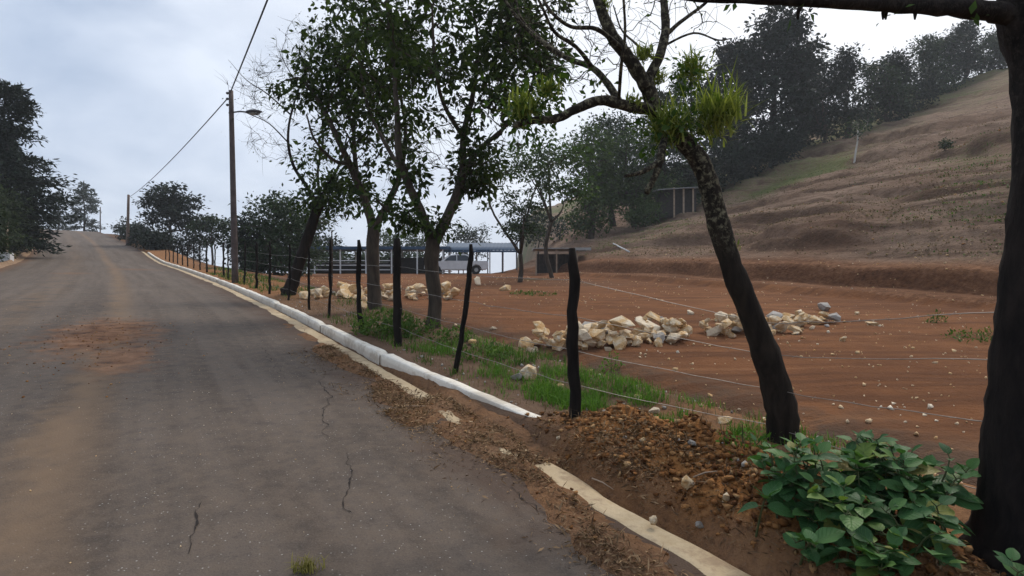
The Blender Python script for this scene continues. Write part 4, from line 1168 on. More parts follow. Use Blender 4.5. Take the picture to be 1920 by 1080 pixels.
def background_trees():
    R = lambda s: np.random.default_rng(s)
    # the tall cypress group on the hill
    g = 'trees at the edge of the hillside'
    def mass(px, D, blobs, label, seed, mat='needle_dark', ncl=150, per=64, name='cypress_tree', size=.42, spread=.5):
        b = ground_at(px, D); bl = []
        for x, y, rx, rz, w in blobs:
            c = at(x, y, D) - b; bl.append((c, (rx, rx * .9, rz), w))
        h = max(c[2] + r[2] for c, r, w in bl)
        broadleaf(name, b, h, bl, label, R(seed), mat, ncl=ncl, per=per, spread=spread, size=size, tr=.018, fork=.45, group=g, flat=.5, limbs=len(bl), bark='bark_dark', hollow=.35)
    mass(1452, 60, [(1462, 45, 2.6, 2.2, 1.3), (1450, 110, 3.6, 2.6, 2), (1500, 115, 1.9, 2.6, 1), (1440, 190, 4.2, 3.0, 2.2), (1430, 265, 4.0, 2.4, 1.4)], 'tallest broad dark cypress on the hill behind the bromeliads', 71, ncl=250)
    mass(1372, 63, [(1392, 105, 2.6, 2.0, 1.2), (1360, 165, 2.8, 2.6, 1.4), (1365, 240, 3.0, 2.8, 1.4)], 'dark cypress overlapping the left side of the tallest one', 72)
    mass(1505, 66, [(1512, 150, 2.0, 3.0, 1.2), (1508, 225, 2.6, 3.0, 1.4)], 'narrow dark cypress overlapping the right side of the tallest one', 73, ncl=110)
    D = 58; b = ground_at(1296, D)
    conifer('pine_tree', b, height_to(118, D, b), 3.6, 'dark layered pine behind the crooked trunk bend', R(74), 'needle_green', nb=70, leaves=5200, size=0.5, start=0.15, power=0.6, group=g)
    D = 54; b = ground_at(1245, D)
    conifer('pine_tree', b, height_to(175, D, b), 3.8, 'green pine left of the hillside shack', R(75), 'needle_green', nb=80, leaves=6000, size=0.45, start=0.04, power=0.6, group=g)
    D = 52; b = ground_at(1190, D)
    broadleaf('bushy_tree', b, 9.0, [((0, 0, 6.6), (2.8, 2.4, 2.4), 2), ((1.4, 0, 3.0), (2.6, 2, 2.0), 1.4), ((-1.7, 0, 3.8), (2.2, 1.8, 2.0), 1.2)], 'bushy mid-green tree between the pale roof and the shack', R(76), 'leaf_soft', ncl=150, per=60, spread=0.42, size=0.28, group=g, hollow=.3)
    D = 50; b = ground_at(1108, D)
    broadleaf('bushy_tree', b, 10.0, [((0, 0, 7.6), (1.9, 1.9, 2.4), 2), ((0.7, 0, 4.4), (2.2, 1.8, 2.0), 1.6), ((-.3, 0, 2.0), (1.9, 1.7, 1.4), 1.2)], 'tall green bushy tree at the left foot of the hillside', R(77), 'leaf_soft', ncl=140, per=56, spread=0.40, size=0.27, group=g, hollow=.3)
    D = 56; b = ground_at(1150, D)
    broadleaf('bushy_tree', b, 11.5, [((0, 0, 8.6), (2.4, 2.2, 2.8), 2), ((0, 0, 4.5), (2.8, 2.2, 2.4), 1.6)], 'taller soft green tree behind and between the two bushy trees', R(78), 'needle_green', ncl=120, per=58, spread=0.45, size=0.3, group=g, hollow=.3)
    D = 49; b = ground_at(1210, D)
    broadleaf('slope_bush', b, 2.2, [((0, 0, 1.2), (1.9, 1.3, 1.0), 1)], 'low green bush at the lower edge of the trees left of the shack', R(79), 'leaf_soft', ncl=50, per=50, spread=0.3, size=0.2, group=g, bush=True)
    # low dark scrub under the cypresses
    for i, (px, D, h, w) in enumerate(((1345, 57, 4.0, 2.6), (1400, 58, 3.6, 2.4), (1455, 58, 3.4, 2.4), (1310, 55, 3.4, 2.0))):
        b = ground_at(px, D)
        broadleaf('understorey_bush', b, h, [((0, 0, h * .55), (w, w, h * .45), 1)], ('dark bush under the cypresses, right behind the bromeliads', 'dark bush beneath the left cypress', 'dark bush beneath the tallest cypress', 'dark bush just right of the shack roof')[i], R(80 + i), 'needle_dark', ncl=70, per=60, spread=0.4, size=0.3, bush=True, group='dark bushes under the cypresses')
    # trees along the ridge
    ridge = [(1545, 62, 118, 'bushy', 2.3), (1588, 62, 105, 'tall', 2.0), (1628, 66, 98, 'bushy', 2.4), (1668, 66, 108, 'tall', 2.1), (1702, 70, 88, 'bushy', 2.4),
             (1738, 74, 72, 'tall', 2.2), (1772, 76, 58, 'bushy', 2.6), (1806, 78, 45, 'tall', 2.4), (1842, 80, 38, 'bushy', 2.6), (1878, 80, 48, 'tall', 2.4), (1925, 82, 30, 'bushy', 2.8),
             (1975, 80, 40, 'tall', 2.5)]
    names = ['bushy ridge tree next to the right-hand cypress', 'slender ridge tree, second right of the cypresses', 'bushy ridge tree above the white sapling', 'slender ridge tree just right of the white sapling',
             'bushy ridge tree, fifth right of the cypresses', 'slender ridge tree at the middle of the ridge', 'wide bushy ridge tree right of the middle', 'tall slender ridge tree where the ridge climbs',
             'bushy ridge tree beside the big right trunk', 'slender ridge tree seen just left of the big right trunk', 'bushy ridge tree mostly hidden by the big right trunk', 'slender ridge tree past the big right trunk']
    for i, (px, D, top, kind, w) in enumerate(ridge):
        top = top + (34, -14, 22, -6, 40, 0, 12, -4, 30, 8, 16, 0)[i]; w = w * (1.15, .9, 1.3, .8, 1.25, .9, 1.2, .8, 1.3, 1, 1, 1)[i]
        b = ground_at(px, D); h = max(4.0, height_to(top, D, b))
        rng = R(100 + i)
        if kind == 'bushy':
            bl = [((rng.normal() * .5, 0, h * .66), (w, w, h * .30), 2), ((rng.normal(), 0, h * .36), (w * .9, w * .9, h * .28), 1.6), ((rng.normal() * 1.2, 0, h * .9), (w * .5, w * .5, h * .12), .5)]
        else:
            bl = [((rng.normal() * .4, 0, h * .82), (w * .75, w * .75, h * .17), 1.6), ((rng.normal() * .8, 0, h * .55), (w * .8, w * .8, h * .16), 1), ((rng.normal() * .8, 0, h * .25), (w, w, h * .2), 1.3)]
        broadleaf('ridge_tree', b, h, bl, names[i], rng, ('needle_dark', 'needle_dark', 'needle_green')[i % 3], ncl=84, per=56, spread=0.45, size=0.32, group='trees along the ridge', bark='bark')
    # white sapling
    D = 46; b = ground_at(1602, D)
    T = Tubes(); rng = R(130)
    p = smooth_path([b + [0, 0, -.2], b, b + [.12, 0, .9], b + [.25, 0, 1.7], b + [.3, 0, 2.6]], 4)
    T.add(p, np.linspace(.09, .05, len(p)), 6)
    cl = blob_points(rng, 22, [(b + [.2, 0, 2.9], (.9, .8, .8), 1)])
    connect(T, list(p[8:]), cl, rng, .008, .006, 4)
    make_tree('sapling', b, T, cluster_leaves(rng, cl, 14, .25, .16), M['bark_pale'], M['leaf_grey'], 'small sapling with a white trunk on the upper hillside')
    # little bush on the hill
    D = 36; b = ground_at(1772, D)
    broadleaf('hill_bush', b, 0.9, [((0, 0, .4), (.28, .28, .35), 1)], 'single small dark green bush on the bare hillside', R(131), 'needle_green', ncl=14, per=30, spread=.1, size=.12, bush=True)
    # thin tree in the field before the pale roof
    D = 27; b = ground_at(975, D)
    broadleaf('feathery_tree', b, 6.2, [((-.2, 0, 3.6), (1.5, 1.4, .5), 1.3), ((.4, .2, 4.7), (1.7, 1.5, .55), 1.5), ((-1.0, 0, 5.6), (1.4, 1.3, .5), 1.1), ((1.3, 0, 5.9), (1.2, 1.2, .5), 1.0), ((0, 0, 2.5), (1.0, 1.0, .4), .8)],
              'feathery open tree with forked pale trunk in the red field', R(132), 'leaf_grey', ncl=95, per=34, spread=.26, size=.17, tr=.020, fork=.22, flat=.4, limbs=6)
    D = 33; b = ground_at(1035, D)
    broadleaf('feathery_tree', b, 8.2, [((0, 0, 7.4), (2.3, 2, .8), 2), ((-1.5, 0, 6.4), (1.6, 1.5, .6), 1.2), ((1.0, 0, 5.2), (1.5, 1.4, .6), 1.0)], 'light green open-crowned tree behind the feathery tree', R(133), 'leaf_light', ncl=70, per=34, spread=.34, size=.24, tr=.016, fork=.4, flat=.5)
    # behind the sheds
    for i, (px, D, top, w, lab, mat) in enumerate((
        (742, 62, 432, 2.4, 'round pale green tree behind the long shed', 'leaf_grey'), (795, 66, 405, 2.6, 'grey-green tree behind the trunk of the right leafy tree', 'leaf_grey'),
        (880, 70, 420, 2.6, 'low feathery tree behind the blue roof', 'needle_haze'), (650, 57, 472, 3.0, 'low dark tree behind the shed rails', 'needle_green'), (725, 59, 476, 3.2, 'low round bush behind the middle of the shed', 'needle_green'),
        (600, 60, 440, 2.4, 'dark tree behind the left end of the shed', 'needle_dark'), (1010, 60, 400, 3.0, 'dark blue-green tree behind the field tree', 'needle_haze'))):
        b = ground_at(px, D); h = height_to(top, D, b)
        broadleaf('shed_tree', b, h, [((0, 0, h * .78), (w, w, h * .2), 2), ((.6, 0, h * .55), (w * .9, w * .9, h * .2), 1.2)], lab, R(140 + i), mat, ncl=48, per=46, spread=.4, size=.3, tr=.018, group='trees behind the sheds')
    # bare young tree among the posts
    D = 22; b = ground_at(622, D); rng = R(150); T = Tubes()
    p = smooth_path([b + [0, 0, -.2], b, b + [.02, 0, 1.2], b + [0, 0, 2.2]], 4); T.add(p, np.linspace(.045, .025, len(p)), 6)
    cl = blob_points(rng, 26, [(b + [0, 0, 2.9], (.8, .7, .7), 1)]); connect(T, list(p[6:]), cl, rng, .006, .006, 3)
    for c in cl: twigs(T, c, rng, 3, .3)
    make_tree('young_tree', b, T, cluster_leaves(rng, cl, 5, .15, .09), M['bark'], M['leaf_tree'], 'thin bare young tree behind the fence near the leaning tree')
    # dark clump right of the lamp pole
    D = 34
    for i, (px, D, top, w, mat, lab) in enumerate((
        (520, 36, 362, 2.1, 'needle_green', 'dense dark tree just right of the street lamp pole'), (478, 38, 402, 1.3, 'needle_dark', 'lower dark tree touching the street lamp pole'), (560, 38, 372, 1.7, 'leaf_grey', 'grey-green tree behind the leaning trunk'))):
        b = ground_at(px, D); h = height_to(top, D, b)
        broadleaf('roadside_tree', b, h, [((0, 0, h * .72), (w, w, h * .26), 2), ((0, 0, h * .36), (w * 1.05, w, h * .28), 2), ((-.4, 0, h * .16), (w * .9, w, h * .14), .8)], lab, R(160 + i), mat, ncl=110, per=52, spread=.30, size=.22, tr=.02, fork=.15, group='trees right of the lamp pole', hollow=.3)
    # the flat dark crowns beyond
    D = 58; b = ground_at(318, D); h = height_to(348, D, b)
    broadleaf('flat_topped_tree', b, h, [((.4, 0, h * .82), (2.0, 2, h * .17), 2.4), ((-1.0, 0, h * .74), (1.5, 1.6, h * .12), 1), ((.2, 0, h * .5), (2.5, 2.2, h * .14), 1.6), ((1.4, 0, h * .6), (1.8, 1.8, h * .18), 1.2)],
              'big dark ragged tree right of the far brown pole', R(170), 'needle_dark', ncl=100, per=56, spread=.36, size=.32, tr=.022, fork=.3, flat=.45)
    D = 56; b = ground_at(396, D); h = height_to(404, D, b)
    broadleaf('flat_topped_tree', b, h, [((0, 0, h * .86), (2.4, 2.2, h * .10), 2), ((.8, 0, h * .62), (1.8, 1.6, h * .10), .8)], 'low green umbrella-shaped tree left of the lamp pole', R(171), 'needle_green', ncl=60, per=44, spread=.34, size=.28, tr=.02, fork=.5, flat=.4)
    D = 62; b = ground_at(345, D); h = height_to(415, D, b)
    broadleaf('flat_topped_tree', b, h, [((0, 0, h * .7), (2.2, 2, h * .25), 2), ((0, 0, h * .3), (2.2, 2, h * .25), 1)], 'low dark tree under the big ragged one', R(172), 'needle_dark', ncl=60, per=48, spread=.4, size=.3)
    # far pines by the crest of the road
    D = 100; b = ground_at(158, D); b[2] = max(b[2], 9.0); 
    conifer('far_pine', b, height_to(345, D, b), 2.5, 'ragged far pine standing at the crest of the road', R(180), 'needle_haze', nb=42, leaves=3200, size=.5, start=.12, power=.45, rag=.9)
    D = 108; b = ground_at(110, D); b[2] = max(b[2], 9.0)
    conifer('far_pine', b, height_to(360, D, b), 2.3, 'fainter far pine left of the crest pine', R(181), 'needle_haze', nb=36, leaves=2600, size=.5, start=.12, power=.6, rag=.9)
    # dark scrub on the bank right of the far bend
    for i, (u, vp, h, w) in enumerate(((62, 3.9, 1.5, 1.3), (70, 4.0, 1.8, 1.5), (80, 4.2, 2.2, 1.7), (91, 4.4, 2.6, 2.0))):
        p = road_xyz(u, vp); b = np.array([p[0], p[1], float(surf_z(p[0], p[1])[0])])
        broadleaf('bank_bush', b, h, [((0, 0, h * .5), (w, w, h * .5), 1)], ('nearest dark bush on the bank right of the far road bend', 'second dark bush up the bank of the far road bend', 'third dark bush up the bank of the far road bend', 'farthest dark bush below the crest pines')[i], R(185 + i), 'needle_dark', ncl=30, per=60, spread=.3, size=.28, bush=True, group='dark bushes on the far bank')
    # left roadside: tall cypress and hedge-like bushes
    b = ground_at(12, 37); conifer('cypress_tree', b, height_to(158, 37, b), 3.0, 'tall dark cypress at the left picture edge', R(190), 'needle_dark', nb=130, leaves=15000, size=.34, start=.05, power=.55, rag=.55)
    b = ground_at(12, 43); conifer('cypress_tree', b, height_to(258, 43, b), 2.1, 'shorter dark cypress just right of the tall left one', R(191), 'needle_dark', nb=100, leaves=10000, size=.34, start=.05, power=.5)
    for i, (px, D, top, w, lab) in enumerate(((-105, 24.5, 330, 1.9, 'leafy green bush at the left edge nearest the camera'), (-48, 29.5, 330, 1.6, 'tall green bush beside the left kerb'), (-4, 35, 350, 1.5, 'green bush in front of the left cypresses'), (26, 41, 392, 1.3, 'low green bush farthest along the left kerb'), (-330, 20, 350, 2.2, 'green bush past the left picture edge'))):
        b = ground_at(px, D); h = height_to(top, D, b)
        broadleaf('roadside_bush', b, h, [((0, 0, h * .72), (w * .85, w, h * .28), 1.6), ((0, 0, h * .34), (w, w, h * .34), 2.2)], lab, R(195 + i), 'bush', ncl=120, per=60, spread=.26, size=.17, bush=True, group='bushes along the left kerb', fork=.2, hollow=.4)
background_trees()

# ------------------------------------------------------------------ fence
def box_bm(bm, c, s, rz=0.0, bev=0.0):
    r = bmesh.ops.create_cube(bm, size=1.0)
    mt = Matrix.Translation(c) @ Matrix.Rotation(rz, 4, 'Z') @ Matrix.Diagonal((s[0], s[1], s[2], 1))
    bmesh.ops.transform(bm, matrix=mt, verts=r['verts'])
    if bev:
        es = list({e for v in r['verts'] for e in v.link_edges})
        bmesh.ops.bevel(bm, geom=es, offset=bev, segments=2, affect='EDGES')
    return r
def bm_obj(name, bm, mat, parent=None, loc=None, smooth=False):
    me = bpy.data.meshes.new(name); bm.to_mesh(me); bm.free()
    if smooth:
        me.polygons.foreach_set('use_smooth', np.ones(len(me.polygons), bool))
    return link(name, me, mat, parent, loc)

def u_for_px(px, vp):
    lo, hi = 1.0, 100.0
    for _ in range(50):
        m = (lo + hi) / 2
        p = road_xyz(m, vp)
        x = 960 + F * p[0] / p[1]
        if x > px: lo = m
        else: hi = m
    return (lo + hi) / 2

POSTS = []
def build_fence():
    rng = np.random.default_rng(201)
    spec = [(1080, 1077, 465, 1.15, .075, -.2), (853, 884, 458, 1.0, .055, .3), (745, 745, 447, 1.45, .07, 0), (678, 674, 450, 1.15, .065, -.3), (617, 619, 450, 1.0, .05, 0.1), (579, 579, 462, .95, .05, 0),
            (541, 543, 458, .9, .05, .2), (506, 506, 452, 1.0, .06, 0), (481, 482, 454, 1.2, .06, 0), (458, 459, 456, 1.0, .055, .1), (428, 427, 458, .9, .055, 0), (419, 419, 455, 1.1, .06, 0), (403, 403, 458, .9, .055, 0), (388, 388, 452, 1.1, .06, 0), (375, 375, 456, 1.0, .06, 0),
            (363, 363, 460, .9, .06, 0), (352, 352, 458, 1, .06, 0), (342, 342, 460, 1, .06, 0), (333, 333, 461, 1, .06, 0), (325, 325, 462, 1, .06, 0), (318, 317, 463, 1, .06, 0), (311, 311, 464, 1, .06, 0)]
    root = None
    wires = {h: [] for h in (0.28, 0.58, 0.88, 1.2)}
    for i, (px, tx, ty, th, r, kink) in enumerate(spec):
        u = u_for_px(px, 3.08)
        b = verge_pt(u, 3.08)
        D = b[1]
        top = at(tx, ty, D)
        if root is None:
            root = empty('fence', (float(b[0]), float(b[1]), float(b[2])), 'wire fence on crooked blackened wooden posts behind the white kerb', 'fence')
            org = b.copy()
        T = Tubes()
        t = np.linspace(-0.12, 1, 13)
        ax = b + (top - b) * t[:, None]
        sd = np.array([1.0, 0.2, 0])
        ax = ax + (sd * (kink * 0.10))[None, :] * np.sin(np.clip(t, 0, 1) * math.pi * 1.0)[:, None] + rng.normal(size=(13, 3)) * [0.009, 0.009, 0]
        rad = r * th * 0.62 * (1.0 - 0.12 * t + 0.15 * fbm(t * 6 + i * 3, t * 0, 7 + i, 3))
        if i == 2: rad = rad * np.where(t > .9, 1.18, 1.0)
        rad[-1] *= 0.62
        T.add(ax, rad, 9, rough=0.09, rng=rng)
        o = link('post', T.mesh('post', org), M['post'], root)
        H = top[2] - b[2]
        for h in wires:
            q = b + (top - b) * (h / H) + sd * kink * 0.10 * math.sin(min(1, h / H) * math.pi)
            q[1] += 0.035
            wires[h].append(q)
        POSTS.append((b, top))
    # the strands go on to the crooked tree and the big trunk
    for h, zz in ((0.28, (0.42, 0.50)), (0.58, (0.72, 0.86)), (0.88, (1.0, 1.18)), (1.2, (1.26, 1.42))):
        wires[h] = [np.array([3.6, 1.4, zz[1] + .1]), np.array([2.42, 2.95, zz[1]]), np.array([2.12, 4.62, zz[0]])] + wires[h]
    for h, pts in wires.items():
        T = Tubes(); full = []
        for a, c in zip(pts[:-1], pts[1:]):
            L = np.linalg.norm(c - a)
            for t in np.linspace(0, 1, 8, endpoint=False):
                full.append(a + (c - a) * t - np.array([0, 0, 0.03 * L * 0.25]) * 4 * t * (1 - t) + rng.normal(size=3) * 0.004)
        full.append(pts[-1])
        full = np.array(full)
        T.add(full, 0.0028, 4)
        # barbs
        acc = 0.0
        for a, c in zip(full[:-1], full[1:]):
            L = np.linalg.norm(c - a); nb = int(L / 0.15)
            if np.linalg.norm(a[:2]) > 9: continue
            for k in range(nb):
                q = a + (c - a) * (k + .5) / nb; d = rng.normal(size=3) * 0.011
                T.add(np.array([q - d, q + d]), 0.0014, 3, cap=False)
        link('wire_strand', T.mesh('wire_strand', org), M['wire'], root)
build_fence()

# ------------------------------------------------------------------ street lamp, poles, cables
def build_poles():
    D = 24.9
    u = u_for_px(441, 3.0); b = verge_pt(u, 3.0); D = b[1]
    top = at(433, 170, D)
    root = empty('street_lamp', tuple(b), 'tall slim utility pole with a single lamp arm by the kerb', 'street lamp')
    T = Tubes(); t = np.linspace(-.03, 1, 10)[:, None]
    T.add(b + (top - b) * t, np.linspace(.125, .085, 10), 12); link('pole', T.mesh('pole', b), M['pole'], root)
    a0 = at(435, 211, D); a1 = at(462, 210, D - .1)
    T = Tubes(); T.add(np.array([a0 + [-.12, 0, -.02], a0, (a0 + a1) / 2 + [0, 0, .03], a1]), .03, 8); link('arm', T.mesh('arm', b), M['metal'], root)
    # lamp head: flattened tapering shell
    h1 = at(491, 209, D - .15)
    n = 9; prof = np.array([.05, .10, .14, .155, .155, .145, .12, .08, .03]); hz = np.array([.05, .06, .075, .085, .085, .075, .06, .045, .02])
    c = a1[None, :] + (h1 - a1)[None, :] * np.linspace(0, 1, n)[:, None]
    th = np.arange(12) / 12 * 2 * math.pi
    dirv = unit(h1 - a1); s = unit(np.cross(dirv, [0, 0, 1])); up = np.cross(s, dirv)
    ring = c[:, None, :] + prof[:, None, None] * np.cos(th)[None, :, None] * s + hz[:, None, None] * np.sin(th)[None, :, None] * up
    i = np.arange(n - 1)[:, None] * 12; j = np.arange(12)[None, :]; q = np.stack([i + j, i + (j + 1) % 12, i + 12 + (j + 1) % 12, i + 12 + j], -1).reshape(-1, 4)
    caps = np.array([[0, k, k + 1] for k in range(1, 11)] + [[96, 96 + k, 97 + k] for k in range(1, 11)])
    head = link('lamp_head', mesh_np('lamp_head', ring.reshape(-1, 3) - b, q, caps, True), M['metal'], root)
    bm = bmesh.new(); m = (a1 + h1) / 2 - b
    bmesh.ops.create_uvsphere(bm, u_segments=12, v_segments=6, radius=1.0, matrix=Matrix.Translation((m[0], m[1], m[2] - .07)) @ Matrix.Diagonal((.24, .11, .05, 1)))
    bm_obj('lens', bm, M['lens'], head, smooth=True)
    for dz in (-.10, -.32, -.55):
        T = Tubes(); q0 = top + [-.10, -.02, dz]; T.add(np.array([q0 + [0.03, 0, 0], q0 + [-.03, 0, 0], q0 + [-.07, 0, 0]]), [.03, .055, .03], 8)
        link('insulator', T.mesh('insulator', b), M['metal'], root)
    # far poles
    def pole(px, D, py, r, label, mat, lean=0):
        bb = ground_at(px, D); tp = at(px + lean, py, D)
        T = Tubes(); T.add(bb + (tp - bb) * np.linspace(-.03, 1, 6)[:, None], np.linspace(r, r * .75, 6), 8)
        o = link('utility_pole', T.mesh('utility_pole', bb), mat, None, tuple(bb)); tag(o, label, 'pole', 'far poles'); return bb, tp
    fb, ft = pole(239, 58, 365, .15, 'thick brown far pole left of the big ragged tree', M['pole_far'], 2)
    gb, gt = pole(188, 96, 388, .10, 'thin grey far pole beside the crest pine', M['pole'])
    # cables
    def cable(a, c, sag, r, label):
        t = np.linspace(0, 1, 26)[:, None]
        p = a + (c - a) * t; p[:, 2] -= (sag * 4 * t * (1 - t))[:, 0]
        T = Tubes(); T.add(p, r, 6); o = link('power_cable', T.mesh('power_cable', a), M['cable'], None, tuple(a)); tag(o, label, 'cable', 'overhead cables')
    near = at(517, 0, 13.0)
    far_end = top + (near - top) * 3.2 + np.array([0, 0, 2.0])
    # the near span: hung so that it climbs over the road towards a pole behind the camera
    cable(top + [-.02, 0, -.06], far_end, 0.15, .022, 'thick overhead cable climbing from the pole top to the picture top')
    cable(top + [-.15, 0, -.32], ft + np.array([0, 0, -.3]), 0.35, .020, 'thin overhead cable running from the lamp pole to the far brown pole')
    # marker post by the left kerb
    p = road_xyz(44, -5.5); bb = np.array([p[0], p[1], float(surf_z(p[0], p[1])[0])]); D = bb[1]
    root = empty('marker_post', tuple(bb), 'pale thin marker post with white foot by the left kerb', 'post')
    T = Tubes(); T.add(np.array([bb + [0, 0, -.2], bb + [0, 0, 1.2], bb + [0.02, 0, 2.5]]), [.05, .045, .04], 8); link('shaft', T.mesh('shaft', bb), M['pale_wood'], root)
    bm = bmesh.new(); box_bm(bm, (-.05, 0, .32), (.55, .5, .72), .3, .04); bm_obj('foot', bm, M['white'], root)
build_poles()

# ------------------------------------------------------------------ sheds and pickup
def build_sheds():
    D = 49.0
    gz = float(surf_z((700 - 960) / F * D, D)[0])
    def X(px, d=D): return (px - 960) / F * d
    # long open shed with pens
    x0, x1 = X(540), X(838); base = np.array([(x0 + x1) / 2, D, gz])
    root = empty('cattle_shed', tuple(base), 'long open shed with flat blue-grey roof edge and white rails', 'shed')
    zt = CZ + (540 - 464) / F * D - gz
    bm = bmesh.new()
    W = x1 - x0
    box_bm(bm, (0, 2.0, zt), (W + .6, 5.2, .10)); box_bm(bm, (0, -.62, zt - .1), (W + .6, .10, .24))
    bm_obj('roof', bm, M['blue'], root)
    n = 7
    for k in range(n):
        for yy in (-.5, 4.2):
            bm = bmesh.new(); box_bm(bm, (-W / 2 + .3 + (W - .6) * k / (n - 1), yy, zt / 2 - .1), (.11, .11, zt), 0, .01); bm_obj('column', bm, M['white'], root)
    for z in (.35, .75, 1.15):
        bm = bmesh.new(); box_bm(bm, (-W * .16, -.46, z), (W * .62, .05, .07)); bm_obj('rail', bm, M['white'], root)
        bm = bmesh.new(); box_bm(bm, (0, 4.26, z), (W, .05, .07)); bm_obj('rail', bm, M['white'], root)
    bm = bmesh.new(); box_bm(bm, (-W * .16, 3.2, .55), (W * .6, .12, 1.1)); bm_obj('manger', bm, M['planks'], root)
    bm = bmesh.new(); box_bm(bm, (W * .26, 3.4, .8), (W * .36, .12, 1.6)); bm_obj('partition', bm, M['planks'], root)
    # blue-roofed carport
    x0, x1 = X(832, 50), X(972, 50); base = np.array([(x0 + x1) / 2, 50, gz]); W = x1 - x0
    gz2 = float(surf_z(base[0], 50)[0]); base[2] = gz2
    root = empty('carport', tuple(base), 'open carport with sloping blue sheet roof on thin posts', 'carport')
    za = CZ + (540 - 469) / F * 49 - gz2; zb = CZ + (540 - 454) / F * 53 - gz2
    ys = (-1.2, 4.0); ns = 40
    v = []; 
    for k in range(ns + 1):
        xx = -W / 2 + W * k / ns; dz = 0.03 * (k % 2)
        for yy, zz in zip(ys, (za, zb)): v += [(xx, yy, zz + dz), (xx, yy, zz + dz - .04)]
    v = np.array(v); q = []
    for k in range(ns):
        a = k * 4; q += [[a, a + 4, a + 6, a + 2], [a + 1, a + 3, a + 7, a + 5], [a, a + 1, a + 5, a + 4], [a + 2, a + 6, a + 7, a + 3]]
    link('roof', mesh_np('roof', v, np.array(q)), M['blue'], root)
    for k in range(6):
        for yy, zz in ((-1.0, za), (3.8, zb)):
            bm = bmesh.new(); box_bm(bm, (-W / 2 + .15 + (W - .3) * k / 5, yy, zz / 2 - .05), (.10, .10, zz - .02), 0, .01); bm_obj('column', bm, M['white'] if yy > 0 else M['metal'], root)
    bm = bmesh.new(); box_bm(bm, (0, -1.22, za - .12), (W, .06, .16)); bm_obj('fascia', bm, M['blue'], root)
    # pale-roofed lean-to against the bank
    D2 = 40.0
    x0, x1 = X(1000, D2), X(1106, D2); base = np.array([(x0 + x1) / 2, D2, 0]); base[2] = float(surf_z(x0, D2)[0]); W = x1 - x0
    zt = CZ + (540 - 466) / F * D2 - base[2]
    root = empty('lean_to', tuple(base), 'low lean-to with thin pale sheet roof behind the nearest fence post', 'shed')
    bm = bmesh.new(); box_bm(bm, (0, 1.2, zt), (W, 3.0, .07)); box_bm(bm, (W * .36, -.32, zt - .05), (W * .3, .05, .2)); bm_obj('roof', bm, M['zinc'], root)
    for k in range(3):
        bm = bmesh.new(); box_bm(bm, (-W / 2 + .2 + (W * .72) * k / 2, -.1, zt / 2 - .1), (.10, .10, zt), 0, .01); bm_obj('column', bm, M['pale_wood'], root)
    for k in range(9):
        bm = bmesh.new(); box_bm(bm, (-W / 2 + .25 + (W * .62) * (k + .5) / 9, 1.6, zt * .42), (W * .62 / 9 - .006, .05, zt * .84 + .03 * (k % 2)), 0, .003); bm_obj('plank', bm, M['planks'], root)
    # hillside shack
    D3 = 50.0; x0, x1 = X(1238, D3), X(1306, D3); base = np.array([(x0 + x1) / 2, D3, 0]); base[2] = float(surf_z(base[0], D3)[0]) ; W = x1 - x0
    zt = CZ + (540 - 352) / F * D3 - base[2]; zt = max(zt, 1.7)
    root = empty('hillside_shack', tuple(base), 'small dark shack with thin sheet roof and pale posts on the hillside', 'shack')
    bm = bmesh.new(); r = box_bm(bm, (0, .8, zt), (W + .7, 3.0, .06)); bmesh.ops.rotate(bm, cent=(0, .8, zt), matrix=Matrix.Rotation(-.06, 3, 'Y') @ Matrix.Rotation(.10, 3, 'X'), verts=r['verts']); bm_obj('roof', bm, M['zinc'], root)
    for k in range(3):
        bm = bmesh.new(); box_bm(bm, (-W * .15 + W * .52 * k / 2, -.35, zt / 2 - .2), (.13, .13, zt + .3), 0, .01); bm_obj('post', bm, M['pale_wood'], root)
    for k in range(8):
        bm = bmesh.new(); box_bm(bm, (-W / 2 + W * (k + .5) / 8, .1, zt / 2 - .2), (W / 8 - .015, .05, zt + .25), 0, .006); bm_obj('plank', bm, M['planks'], root)
    for s in (-1, 1):
        bm = bmesh.new(); box_bm(bm, (s * W / 2, .95, zt / 2 - .2), (.05, 1.6, zt + .2)); bm_obj('side_wall', bm, M['planks'], root)
    # white pipe lying on the slope
    a = at(1150, 457, 33); c = at(1180, 475, 32)
    z0 = surf_z(a[0], a[1])[0]; z1 = surf_z(c[0], c[1])[0]
    def on(px, py):
        for d in np.linspace(20, 60, 400):
            q = at(px, py, d)
            if q[2] < surf_z(q[0], q[1])[0]: return q
        return q
    a, c = on(1150, 458), on(1180, 474)
    a[2] += .06; c[2] += .06
    T = Tubes(); T.add(np.array([a, (a + c) / 2, c]), .05, 10); o = link('white_pipe', T.mesh('white_pipe', a), M['white'], None, tuple(a)); tag(o, 'short white pipe lying aslant on the lower hillside', 'pipe')
build_sheds()

